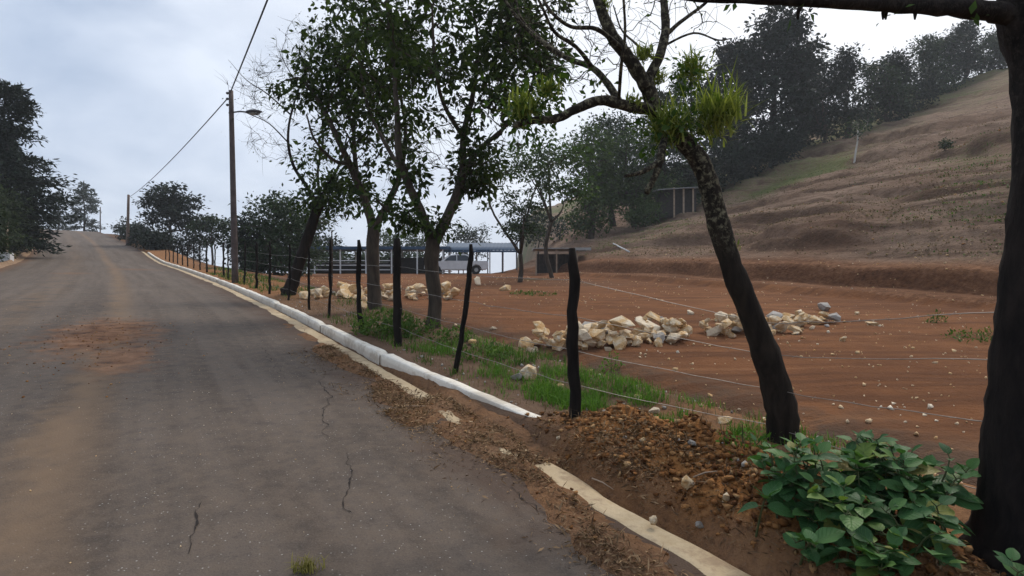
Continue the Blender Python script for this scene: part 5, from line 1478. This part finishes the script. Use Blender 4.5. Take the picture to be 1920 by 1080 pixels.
def build_pickup():
    D = 45.0
    x = (856 - 960) / F * D; z = float(surf_z(x, D)[0])
    root = empty('pickup_truck', (x, D, z), 'silver-white pickup truck parked in front of the blue roof', 'pickup truck')
    root.rotation_euler = (0, 0, math.radians(6))
    # side outline of body, nose to the left
    def extrude(name, prof, w0, mat, parent=root, y0=0.0, taper=0.0, bev=.03):
        bm = bmesh.new(); zmin = min(p[1] for p in prof); zmax = max(p[1] for p in prof)
        L = []
        for s in (-1, 1):
            L.append([bm.verts.new((p[0], y0 + s * (w0 - taper * (p[1] - zmin) / (zmax - zmin + 1e-6)), p[1])) for p in prof])
        n = len(prof)
        bm.faces.new(L[0]); bm.faces.new(L[1][::-1])
        for k in range(n): bm.faces.new([L[0][k], L[1][k], L[1][(k + 1) % n], L[0][(k + 1) % n]])
        bmesh.ops.recalc_face_normals(bm, faces=bm.faces)
        if bev: bmesh.ops.bevel(bm, geom=list(bm.edges), offset=bev, segments=2, affect='EDGES')
        return bm_obj(name, bm, mat, parent)
    def arch(cx, r, n=7):
        return [(cx - r * math.cos(math.pi * k / n), .34 + r * math.sin(math.pi * k / n)) for k in range(n + 1)]
    low = [(-2.55, .42), (-2.1, .34)] + arch(-1.65, .42)[0:] + arch(1.55, .42) + [(2.45, .42), (2.52, .60), (2.50, 1.02), (.75, 1.04), (-1.15, 1.02), (-2.1, .92), (-2.5, .80)]
    extrude('body', low, .88, M['paint'], bev=.02)
    cab = extrude('cab', [(-1.25, 1.0), (-.55, 1.50), (-.2, 1.58), (.75, 1.58), (1.0, 1.46), (1.12, 1.03)], .84, M['paint'], taper=.14)
    for s in (-1, 1):
        def pane(p):
            zs = lambda zz: .84 - .14 * (zz - 1.0) / .58 + .006
            bm = bmesh.new(); f = [bm.verts.new((q[0], s * zs(q[1]), q[1])) for q in p]; g = [bm.verts.new((q[0], s * (zs(q[1]) + .008), q[1])) for q in p]
            bm.faces.new(f); bm.faces.new(g[::-1])
            for k in range(len(p)): bm.faces.new([f[k], g[k], g[(k + 1) % len(p)], f[(k + 1) % len(p)]])
            bmesh.ops.recalc_face_normals(bm, faces=bm.faces); bm_obj('side_window', bm, M['glass'], root)
        pane([(-.98, 1.06), (-.52, 1.44), (-.02, 1.50), (-.02, 1.06)]); pane([(.05, 1.06), (.05, 1.50), (.70, 1.50), (.92, 1.40), (.98, 1.06)])
        for cx in (-1.65, 1.55):
            w = bpy.data.objects.new('wheel', None); COL.objects.link(w); w.parent = root; w.location = (cx, s * .76, .34)
            bm = bmesh.new(); bmesh.ops.create_cone(bm, cap_ends=True, segments=24, radius1=.34, radius2=.34, depth=.22, matrix=Matrix.Rotation(math.pi / 2, 4, 'X')); bmesh.ops.bevel(bm, geom=list(bm.edges), offset=.03, segments=2, affect='EDGES'); bm_obj('tyre', bm, M['tyre'], w)
            bm = bmesh.new(); bmesh.ops.create_cone(bm, cap_ends=True, segments=20, radius1=.20, radius2=.16, depth=.24, matrix=Matrix.Rotation(s * -math.pi / 2, 4, 'X')); bm_obj('rim', bm, M['zinc'], w)
        bm = bmesh.new(); box_bm(bm, (-2.46, s * .66, .74), (.12, .30, .14), 0, .02); bm_obj('headlight', bm, M['lens'], root)
        bm = bmesh.new(); box_bm(bm, (-.78, s * .98, 1.10), (.10, .16, .13), 0, .02); bm_obj('mirror', bm, M['glass'], root)
    bm = bmesh.new(); v = [bm.verts.new(p) for p in ((-1.20, -.72, 1.06), (-1.20, .72, 1.06), (-.60, .64, 1.49), (-.60, -.64, 1.49))]; bm.faces.new(v)
    bmesh.ops.translate(bm, vec=(-.022, 0, .025), verts=bm.verts); bm_obj('windscreen', bm, M['glass'], root)
    bm = bmesh.new(); box_bm(bm, (-2.5, 0, .45), (.16, 1.7, .18), 0, .04); bm_obj('bumper', bm, M['tyre'], root)
    bm = bmesh.new(); box_bm(bm, (1.8, 0, 1.02), (1.25, 1.5, .06), 0, .01); bm_obj('bed_cover', bm, M['tyre'], root)
build_pickup()

# ------------------------------------------------------------------ rocks
def rock_mesh(rng, name='rock', jag=0.34, n=20):
    bm = bmesh.new()
    for d in unit(rng.normal(size=(n, 3))):
        p = d * (1 - jag * rng.random())
        bm.verts.new(tuple(p))
    r = bmesh.ops.convex_hull(bm, input=list(bm.verts))
    junk = [g for g in r['geom_interior'] if isinstance(g, bmesh.types.BMVert)]
    if junk: bmesh.ops.delete(bm, geom=junk, context='VERTS')
    me = bpy.data.meshes.new(name); bm.to_mesh(me); bm.free()
    return me
def ground_hit(px, py, dmax=60):
    ds = np.exp(np.linspace(math.log(1.5), math.log(dmax), 1500))
    x = (px - 960) / F * ds; z = CZ + (540 - py) / F * ds
    g = surf_z(x, ds)
    k = np.argmax(z < g)
    return np.array([x[k], ds[k], g[k]])
def build_rocks():
    rng = np.random.default_rng(301)
    kinds = [rock_mesh(rng, n=12 + k) for k in range(14)]
    kinds_g = [k.copy() for k in kinds]
    for k in kinds: k.materials.append(M['rock'])
    for k in kinds_g: k.materials.append(M['rock_grey'])
    def put(p, s, label, group, flat=0.75, grey=False, rz=None, tilt=0.35, sink=.25):
        o = bpy.data.objects.new('rock', (kinds_g if grey else kinds)[rng.integers(14)]); COL.objects.link(o)
        sc = s * np.array([1 + .35 * rng.random(), .85 + .3 * rng.random(), flat * (.8 + .4 * rng.random())]) * .5
        o.scale = sc; o.location = (p[0], p[1], p[2] + sc[2] * (1 - sink * 2))
        o.rotation_euler = (rng.normal() * tilt, rng.normal() * tilt, rng.random() * 6.28 if rz is None else rz)
        tag(o, label, 'rock', group); return o
    def heap(spots, n, smin, smax, H, where, group, greyp=.12):
        """spots: (px, py, half width m, half depth m)"""
        placed = []
        cs = [ground_hit(q[0], q[1]) for q in spots]
        xs = [c[0] for c in cs]; lo, hi = min(xs) - .3, max(xs) + .3
        for k in range(n):
            i = rng.integers(len(spots)); px, py, rx, ry = spots[i]; c = cs[i]
            a = rng.random() * 6.28; q = rng.random() ** .6
            x, y = c[0] + math.cos(a) * q * rx, c[1] + math.sin(a) * q * ry
            s = smin + (smax - smin) * rng.random() ** 1.5
            z = surf_z(x, y)[0]
            lift = 0.0
            for (X0, Y0, Z0, S0) in placed:
                dd = math.hypot(X0 - x, Y0 - y)
                if dd < .42 * (S0 + s) * .8: lift = max(lift, min(H, (Z0 + S0 * .36) - z))
            grey = rng.random() < greyp
            sz = 'large' if s > smin + .62 * (smax - smin) else ('small' if s < smin + .25 * (smax - smin) else 'middling')
            f = (x - lo) / (hi - lo)
            part = ('at the left end of', 'left of the middle of', 'in the middle of', 'right of the middle of', 'at the right end of')[int(min(4, max(0, f * 5)))]
            lab = sz + (' grey' if grey else ' pale') + ' rock ' + ('on top ' if lift > .3 * H else 'low down ') + part + ' ' + where
            put((x, y, z + lift), s, lab, group, .72, grey, sink=.15 if lift == 0 else .25)
            placed.append((x, y, z + lift, s))
    heap([(1015, 655, .4, .25), (1065, 652, .5, .35), (1115, 650, .5, .4), (1160, 645, .5, .4), (1195, 642, .5, .4), (1235, 638, .35, .45), (1265, 634, .3, .4)], 108, .11, .40, .26, 'the near heap', 'rocks in the near heap', .08)
    heap([(1345, 626, .35, .4), (1380, 622, .35, .4), (1440, 622, .5, .5), (1480, 616, .5, .5), (1525, 606, .5, .5)], 82, .11, .36, .24, 'the right heap', 'rocks in the right heap', .15)
    heap([(635, 556, 1.0, .8), (690, 562, 1.1, .9), (745, 560, 1.1, .9), (790, 560, 1.1, .9), (840, 556, .9, .9)], 112, .16, .46, .30, 'the far heap', 'rocks in the far heap', .06)
    singles = [
        ((1172, 648), .50, 'biggest tan boulder in the near heap, dark hollow beneath', .6, False, .26), ((1102, 636), .42, 'grey squarish boulder right of the nearest fence post', .8, True, .12), ((1215, 634), .46, 'long pale slab on top of the near heap', .5, False, .18),
        ((1545, 583), .42, 'grey-white rock at the far right top of the right heap', .7, True, .05), ((985, 652), .22, 'white block at the left end of the near heap', .9, False, 0), ((1003, 660), .20, 'second white block at the left end of the near heap', .9, False, 0),
        ((1278, 642), .28, 'slanted white slab at the right end of the near heap', .5, False, .1),
        ((992, 712), .24, 'ochre stone lying in the verge grass left of the nearest post', .9, False, 0), ((968, 712), .18, 'grey stone beside the ochre verge stone', .9, True, 0), ((895, 535), .52, 'upright pale boulder alone in the field right of the leaning post', 1.0, False, 0), ((948, 545), .50, 'orange-pink boulder alone near the feathery tree', .9, False, 0),
        ((1197, 748), .12, 'pale stone at the field edge right of the nearest post', .7, False, 0), ((1226, 776), .12, 'white stone on the far side of the green grass strip', .7, False, 0), ((1360, 792), .13, 'flat pale stone at the right end of the grass strip', .5, False, 0), ((1050, 728), .13, 'flat stone between grass and nearest post', .5, False, 0),
        ((1290, 915), .115, 'yellowish stone in the earth heap', .9, False, 0), ((1205, 830), .06, 'small white stone on top of the earth heap', .9, False, 0), ((1298, 838), .07, 'small grey stone on the right part of the earth heap', .9, True, 0), ((1312, 992), .075, 'grey stone lying beside the cream gutter', .7, True, 0),
        ((1225, 980), .06, 'brown clod-like stone lying on the cream gutter', .8, False, 0), ((1360, 940), .08, 'ochre stone at the foot of the leafy shrub', .9, False, 0), ((1047, 826), .05, 'small pale stone below the kerb end', .8, False, 0), ((680, 577), .42, 'ochre rock beside the pale straight trunk', .8, False, 0), ((645, 560), .55, 'wide white rock at the left of the far heap', .7, False, .05),
        ((925, 618), .16, 'white stone alone in the field left of the near heap', .5, False, 0), ((885, 645), .16, 'pale stone at the verge edge right of the leaning post', .6, False, 0), ((1638, 610), .3, 'flat pale stone right of the right heap', .35, False, 0), ((1580, 640), .16, 'small pale stone below the right heap', .7, False, 0), ((1607, 590), .16, 'pale stone beyond the right end of the right heap', .8, False, 0), ((1295, 590), .2, 'white rock between the near and right heaps', .9, False, 0)]
    for (px, py), s, lab, flat, grey, lift in singles:
        p = ground_hit(px, py); p[2] += lift
        put(p, s, lab, None, flat, grey, tilt=.25)
    # pebbles: too many to count
    def scatter(name, pts, sizes, mat, label, cat, seed, base=None, n=9):
        r2 = np.random.default_rng(seed)
        tv = []; tf = []
        for k in range(5):
            me = rock_mesh(r2, n=n + k % 3, jag=.35)
            v = np.array([tuple(q.co) for q in me.vertices]); f = [list(q.vertices) for q in me.polygons]
            f = np.array([t for t in f if len(t) == 3]); tv.append(v); tf.append(f); bpy.data.meshes.remove(me)
        V = []; Fc = []; c = 0
        for p, s in zip(pts, sizes):
            k = r2.integers(5); a = r2.random() * 6.28
            Rm = np.array([[math.cos(a), -math.sin(a), 0], [math.sin(a), math.cos(a), 0], [0, 0, 1]])
            v = (tv[k] * (s * (.7 + .6 * r2.random(3)) * np.array([1, 1, .75]))) @ Rm.T + p
            V.append(v); Fc.append(tf[k] + c); c += len(v)
        o = link(name, mesh_np(name, np.concatenate(V), None, np.concatenate(Fc)), mat)
        tag(o, label, cat, kind='stuff'); return o
    n = 2600
    D = 4 + 34 * rng.random(n) ** 1.3; px = 560 + 1400 * rng.random(n)
    x = (px - 960) / F * D; u, vp = road_uv(x, D); keep = (vp > 4.4) & (hill_d(x, D) < 3)
    dens = fbm(x * .35, D * .35, 401, 3) > -.12
    keep &= dens | (rng.random(n) < .25)
    x, D = x[keep], D[keep]; z = surf_z(x, D)
    s = .010 + .035 * rng.random(len(x)) ** 4 + .0006 * D
    scatter('field_pebbles', np.stack([x, D, z + s * .3], 1), s, M['rock'], 'small pale pebbles strewn over the red field', 'pebbles', 5)
    n = 900
    D = 17 + 35 * rng.random(n); px = 1080 + 800 * rng.random(n); x = (px - 960) / F * D; keep = hill_d(x, D) > .5
    x, D = x[keep], D[keep]; z = surf_z(x, D); s = .03 + .06 * rng.random(len(x)) ** 3
    scatter('hillside_stones', np.stack([x, D, z + s * .3], 1), s, M['clod'], 'small brown stones and clods on the bare hillside', 'stones', 7)
    n = 500
    u = 2.0 + 14 * rng.random(n); vp = 2.9 + 2.0 * rng.random(n); p = verge_pt(u, vp); s = .008 + .03 * rng.random(n) ** 3
    scatter('verge_gravel', p + np.stack([0 * s, 0 * s, s * .3], 1), s, M['rock_grey'], 'grey gravel in the soil of the verge', 'gravel', 9)
    # clods of the earth heap
    n = 7000
    u = 2.35 + .85 * rng.normal(size=n); vp = 3.08 + .30 * rng.normal(size=n); keep = (vp > 2.66) & (vp < 3.9) & (u > .9) & (u < 4.2); u, vp = u[keep], vp[keep]
    p = verge_pt(u, vp); s = .005 + .036 * rng.random(len(u)) ** 5.0
    scatter('earth_heap', p + np.stack([0 * s, 0 * s, s * .35], 1), s, M['clod'], 'heap of crumbly orange-brown earth clods at the end of the kerb', 'earth', 11, n=7)
    n = 900
    u = -1 + 9 * rng.random(n); vp = 1.75 + 1.0 * rng.random(n); h = wash_h(u, vp); keep = h > .0; u, vp, h = u[keep], vp[keep], h[keep]
    p = road_xyz(u, vp, h + road_relief(u, vp)); s = .004 + .018 * rng.random(len(u)) ** 3
    scatter('gutter_crumbs', p + np.stack([0 * s, 0 * s, s * .3], 1), s, M['clod'], 'crumbs of brown earth along the gutter', 'earth', 13)
    n = 700
    u = 11.0 + 1.7 * rng.normal(size=n); vp = -.7 + .6 * rng.normal(size=n); p = road_xyz(u, vp, road_relief(u, vp)); s = .004 + .016 * rng.random(n) ** 3
    scatter('spilt_earth', p + np.stack([0 * s, 0 * s, s * .2], 1), s, M['clod'], 'lumps of red earth spilt on the road', 'earth', 14)
    n = 800
    u = .5 + 16 * rng.random(n) ** 1.4; vp = -4.8 + 6.9 * rng.random(n); p = road_xyz(u, vp, road_relief(u, vp)); s = .003 + .007 * rng.random(n) ** 3
    scatter('road_grit', p + np.stack([0 * s, 0 * s, s * .3], 1), s, M['rock'], 'fine pale grit lying on the asphalt', 'grit', 15)
build_rocks()

# ------------------------------------------------------------------ grass, litter, shrub
def blades(rng, p, h, w, lean=.45):
    n = len(p)
    az = rng.random(n) * 6.28; d = np.stack([np.cos(az), np.sin(az), 0 * az], 1); s = np.stack([-np.sin(az), np.cos(az), 0 * az], 1)
    L = h[:, None]; l = (lean * rng.random(n) * 1.6)[:, None]; W = w[:, None]
    m = p + np.array([0, 0, 1]) * L * .55 + d * L * l * .3; t = p + np.array([0, 0, 1]) * L * (1 - l * .35) + d * L * l
    v = np.stack([p - s * W, p + s * W, m + s * W * .75, m - s * W * .75, t], 1).reshape(-1, 3)
    i = np.arange(n)[:, None] * 5
    return v, np.hstack([i, i + 1, i + 2, i + 3]), np.hstack([i + 3, i + 2, i + 4])
def build_grass():
    rng = np.random.default_rng(501)
    def patch(name, u, vp, h, w, mat, label, cat='grass', lean=.45):
        p = verge_pt(u, vp); p[:, 2] -= .01
        v, q, t = blades(rng, p, h, w, lean)
        o = link(name, mesh_np(name, v, q, t), mat); tag(o, label, cat, kind='stuff')
    n = 60000
    u = 1.6 + 7.5 * rng.random(n); vp = 3.75 + .38 * rng.normal(size=n)
    dens = np.exp(-((u - 2.9) / 1.0) ** 2) * 1.0 + .75 * np.exp(-((u - 4.7) / .8) ** 2) + .35 * np.exp(-((u - 7) / 1.4) ** 2)
    heap = np.exp(-((u - 2.4) / 1.3) ** 4 - ((vp - 3.0) / .58) ** 4)
    keep = (rng.random(n) < dens * (.22 + .30 * np.exp(-((u - 2.7) / .8) ** 2) + 2.0 * fbm(u * 1.9, vp * 2.6, 511, 4))) & (heap < .25) & (vp > 2.9) & (vp < 4.75)
    u, vp = u[keep], vp[keep]; k = len(u)
    patch('verge_grass', u, vp, .05 + .10 * rng.random(k), .0028 + .0026 * rng.random(k), M['grass'], 'bright green grass on the verge behind the nearest posts', lean=.7)
    n = 7000
    u = 6 + 30 * rng.random(n) ** 1.4; vp = 2.95 + 1.9 * rng.random(n); keep = fbm(u * .7, vp * 1.2, 515, 3) > -.05
    u, vp = u[keep], vp[keep]; k = len(u)
    patch('sparse_grass', u, vp, .06 + .14 * rng.random(k), .003 + .004 * rng.random(k) + .0002 * u, M['weed'], 'thin patchy grass and weeds along the fence', lean=.8)
    n = 5200
    u = 2 + 16 * rng.random(n) ** 1.3; vp = 2.95 + 2.1 * rng.random(n); k = n
    patch('dry_stalks', u, vp, .03 + .10 * rng.random(k), .0018 + .002 * rng.random(k), M['drygrass'], 'dry straw-coloured stalks over the verge soil', 'dry grass', lean=1.5)
    # weeds by the trunk of the right leafy tree: broad leaves in loose clumps
    def clump(px, py, r, h, n, label, mat='weed', size=.07):
        c = ground_hit(px, py)
        a = rng.random(n) * 6.28; q = np.sqrt(rng.random(n)) * r
        x = c[0] + np.cos(a) * q; y = c[1] + np.sin(a) * q; z = surf_z(x, y) + h * rng.random(n) * (1 - .6 * (q / r) ** 2)
        d = rand_dirs(rng, n, .5); nr = unit(rng.normal(size=(n, 3)) * .6 + [0, 0, 1]); L = size * (.5 + rng.random(n))
        v, f = leaf_arrays(np.stack([x, y, z], 1), d, nr, L, L * .42)
        T = Tubes()
        for k in range(max(6, n // 40)):
            j = rng.integers(n); T.add(np.array([[c[0] + (x[j] - c[0]) * .5, c[1] + (y[j] - c[1]) * .5, z[j] * 0 + c[2] - .03], [x[j], y[j], z[j]]]), [.005, .003], 4, cap=False)
        root = empty('weed_clump', tuple(c), label, 'weeds', 'weed clumps')
        link('leaves', mesh_np('leaves', v - c, f), M[mat], root); link('stems', T.mesh('stems', c), M['stem'], root)
    clump(722, 628, .55, .42, 700, 'lush green weed clump at the foot of the thick upright post', size=.09)
    clump(772, 628, .55, .30, 500, 'green weed clump between thick post and brown trunk')
    clump(850, 640, .35, .22, 260, 'small weed clump right of the brown forked trunk')
    clump(905, 668, .45, .16, 300, 'low ragged weeds right of the leaning post')
    clump(1145, 700, .16, .30, 130, 'wispy green weed in the red earth right of nearest post', 'grass', .045)
    clump(1850, 640, .6, .22, 300, 'low weeds in the field left of the big right trunk', 'weed', .06)
    clump(1755, 605, .2, .25, 90, 'single little weed far right in the red field', 'weed', .06)
    clump(1000, 553, .8, .10, 200, 'thin grass patch under the feathery field tree', 'weed', .09)
    clump(1395, 835, .18, .16, 120, 'fine green weeds left of the crooked tree foot', 'grass', .04)
    # grass tuft growing through the asphalt at the bottom
    p = ground_hit(575, 1072); n = 90
    pp = p + np.stack([rng.normal(size=n) * .035, rng.normal(size=n) * .02, 0 * np.arange(n)], 1)
    v, q, t = blades(rng, pp, .03 + .06 * rng.random(n), .0022 + .0014 * rng.random(n), .9)
    o = link('grass_tuft', mesh_np('grass_tuft', v - p, q, t), M['tuft'], None, tuple(p)); tag(o, 'small yellowish grass tuft growing through the road surface', 'grass')
    # tufts on the hillside
    n = 34000
    D = 16 + 42 * rng.random(n); px = 1060 + 900 * rng.random(n); x = (px - 960) / F * D; dd = hill_d(x, D); tt = -NY * x + NX * D
    dn = .35 + fbm(dd * .5, tt * .12, 531, 3) + .7 * fbm(x * .12, D * .12, 44)
    keep = (dd > 1.5) & (rng.random(n) < dn)
    x, D = x[keep], D[keep]; z = surf_z(x, D); k = len(x)
    col_green = (fbm(x * .10, D * .10, 44) + .9 * np.exp(-(((-NY * x + NX * D - 35) / 2.6) ** 2 + ((hill_d(x, D) - 22.5) / 3.6) ** 2)) + .35 * rng.normal(size=k) * .5) > .22
    for nm, msk, mat, lab in (('hillside_grass', col_green, M['weed'], 'green grass tufts over the hillside'), ('hillside_stubble', ~col_green, M['drygrass'], 'dry brown stubble over the hillside')):
        c = np.stack([x, D, z - .02], 1)[msk]; c = np.repeat(c, 4, axis=0) + rng.normal(size=(len(c) * 4, 3)) * [.16, .16, 0]
        m = len(c); v, q, t = blades(rng, c, .03 + .10 * rng.random(m) ** 2, .012 + .022 * rng.random(m), 1.6)
        o = link(nm, mesh_np(nm, v, q, t), mat); tag(o, lab, 'grass', kind='stuff')
    # litter of dry needles and twigs in the gutter
    n = 90000
    u = -1.5 + 10.5 * rng.random(n); vp = 1.65 + 1.55 * rng.random(n)
    onv = vp > 2.62
    h = np.where(onv & (u < 3.9), verge_h(u, vp), np.maximum(wash_h(u, vp), 0) + road_relief(u, vp))
    near = np.where(onv, u < 3.9, wash_h(u, vp) > .012 - .055 * rng.random(n) ** 2.2)
    dens = .25 + .75 * sstep(-.15, .2, fbm(u * 2.2, vp * 2.6, 541, 3))
    keep = near & (rng.random(n) < dens) & ~((u < 3.4) & (vp > 2.30) & (vp < 2.62) & (rng.random(n) < .97))
    u, vp, h = u[keep], vp[keep], h[keep]; k = len(u)
    p = road_xyz(u, vp, h + .004 + .012 * rng.random(k))
    d = rand_dirs(rng, k, .1, .4); nr = unit(rng.normal(size=(k, 3)) * .5 + [0, 0, 1]); L = .02 + .07 * rng.random(k) ** 1.8
    v, f = leaf_arrays(p, d, nr, L, .004 + .012 * rng.random(k) ** 2)
    o = link('needle_litter', mesh_np('needle_litter', v, f), M['litter']); tag(o, 'brown litter of dry needles and twigs in the gutter', 'litter', kind='stuff')
    # a few sticks
    for i, (a, c, lab) in enumerate((((735, 772), (800, 768), 'thin dry stick lying below the kerb'), ((1110, 905), (1150, 930), 'short dry stick beside the cream gutter end'), ((1300, 905), (1345, 895), 'short dry stick on the earth heap'))):
        p0 = ground_hit(*a); p1 = ground_hit(*c); p0[2] += .03; p1[2] += .035
        T = Tubes(); T.add(np.array([p0, (p0 + p1) / 2 + [0, 0, .01], p1]), [.006, .005, .003], 5); o = link('dry_stick', T.mesh('dry_stick', p0), M['pale_wood'], None, tuple(p0)); tag(o, lab, 'stick')
build_grass()

def leaf_mesh(k, rng):
    """one broad oval leaf along +Y, 1 long, cupped along the midrib"""
    n = 9; t = np.linspace(0, 1, n)
    w = .36 * np.sin(np.pi * np.clip(t * .96 + .02, 0, 1) ** .85) ** .8 * (1 - .12 * t)
    w[0] = .012; w[-1] = .004
    bend_ = .10 + .22 * rng.random(); cup = .18 + .22 * rng.random()
    wave = rng.normal(size=n) * .012
    V = []; UV = []
    for i in range(n):
        for s in (-1, -.5, 0, .5, 1):
            V.append((s * w[i], t[i] - .0, cup * abs(s) * w[i] * .8 - bend_ * t[i] ** 2 + (wave[i] * s if abs(s) == 1 else 0))); UV.append((.5 + s * .5, t[i]))
    # short stalk
    me = mesh_np('leaf', np.array(V), grid_faces(n, 5), None, True, uv=np.array(UV))
    me.materials.append(M['shrub'])
    return me
def build_shrub():
    rng = np.random.default_rng(601)
    kinds = [leaf_mesh(k, rng) for k in range(8)]
    def shrub(center, blobs, nst, nleaf, label, seed, size=(.09, .19)):
        r = np.random.default_rng(seed)
        base = np.array(center, float); base[2] = surf_z(base[0], base[1])[0]
        root = empty('leafy_shrub', tuple(base), label, 'shrub')
        T = Tubes(); count = 0
        tops = blob_points(r, nst, blobs, .75)
        for j, tp in enumerate(tops):
            gx = tp[0] * .55 + base[0] * .45 + r.normal() * .06; gy = tp[1] * .55 + base[1] * .45 + r.normal() * .06
            g = np.array([gx, gy, surf_z(gx, gy)[0] - .04])
            mid = (g + tp) / 2 + np.array([0, 0, .10]) + r.normal(size=3) * .03
            t = np.linspace(0, 1, 7)[:, None]; pts = (1 - t) ** 2 * g + 2 * t * (1 - t) * mid + t * t * tp
            T.add(pts, np.linspace(.007, .003, 7), 5, cap=False)
            per = max(3, int(round(nleaf / nst)))
            for m in range(per):
                f = 1 - .62 * (m // 2) / max(1, per // 2) - .03 * r.random()
                q = (1 - f) ** 2 * g + 2 * f * (1 - f) * mid + f * f * tp
                az = j * 1.7 + (m % 2) * math.pi + (m // 2) * math.pi / 2 + r.normal() * .35
                el = .30 + .35 * (f > .9) + r.normal() * .22 - .35 * (f < .6)
                L = (size[0] + (size[1] - size[0]) * r.random()) * (.62 if f > .96 else 1.0)
                y = Vector((math.cos(az) * math.cos(el), math.sin(az) * math.cos(el), math.sin(el)))
                up = Vector((r.normal() * .25, r.normal() * .25 - .12, 1)); xx = y.cross(up).normalized(); zz = xx.cross(y)
                o = bpy.data.objects.new('leaf', kinds[r.integers(8)]); COL.objects.link(o); o.parent = root
                mt = Matrix((xx, y, zz)).transposed().to_4x4()
                st = .02
                o.matrix_local = Matrix.Translation(Vector(q - base) + y * st) @ mt @ Matrix.Diagonal((L * (.85 + .3 * r.random()), L, L, 1))
                T.add(np.array([q, q + np.array(y) * (st + .01)]), [.003, .0025], 4, cap=False)
                count += 1
        link('stems', T.mesh('stems', base), M['stem'], root)
        return count
    def blobs(L): return [(at(px, py, d), r, w) for px, py, d, r, w in L]
    shrub((1.62, 3.0, 0), blobs([(1430, 858, 3.15, (.10, .12, .07), .5), (1500, 850, 3.1, (.18, .16, .10), 1.2), (1560, 890, 3.0, (.20, .2, .14), 1.4), (1480, 930, 2.85, (.14, .14, .12), .9), (1570, 960, 2.75, (.18, .16, .14), 1.3), (1545, 1030, 2.6, (.16, .13, .10), .8), (1630, 1030, 2.55, (.16, .13, .10), .8)]),
          48, 290, 'broad-leaved green shrub right beside the foot of the crooked tree', 611, (.075, .145))
    shrub((2.0, 2.8, 0), blobs([(1640, 860, 3.0, (.18, .18, .11), 1.2), (1720, 890, 2.9, (.18, .18, .13), 1.3), (1780, 910, 2.85, (.12, .16, .12), .8), (1680, 960, 2.75, (.18, .16, .14), 1.2), (1760, 990, 2.6, (.16, .14, .13), 1.0), (1700, 1050, 2.45, (.18, .13, .10), 1.0), (1800, 1060, 2.4, (.12, .12, .09), .6)]),
          46, 280, 'broad-leaved green shrub just left of the big right trunk', 612, (.075, .15))
    B2 = [(at(1885, 1040, 2.25), (.14, .12, .07), 1), (at(1960, 1060, 2.2), (.14, .12, .08), 1)]
    shrub((2.1, 2.25, 0), B2, 6, 30, 'few broad leaves at the bottom right corner before the big trunk', 613, (.06, .13))
build_shrub()

# ------------------------------------------------------------------ thin mist over the hilltop
def build_haze():
    m, t, out = new_mat('mist')
    v = N(t, 'ShaderNodeVolumePrincipled')
    v.inputs['Color'].default_value = (0.86, 0.90, 0.95, 1); v.inputs['Density'].default_value = 0.0008
    v.inputs['Anisotropy'].default_value = 0.2
    t.links.new(v.outputs[0], out.inputs['Volume'])
    bm = bmesh.new(); box_bm(bm, (0, 0, 0), (1, 1, 1))
    o = bm_obj('haze', bm, m)
    o.scale = (880, 880, 110); o.location = (0, 0, 0)
    tag(o, 'thin even mist in the air over road and hill', 'haze', kind='stuff')
build_haze()
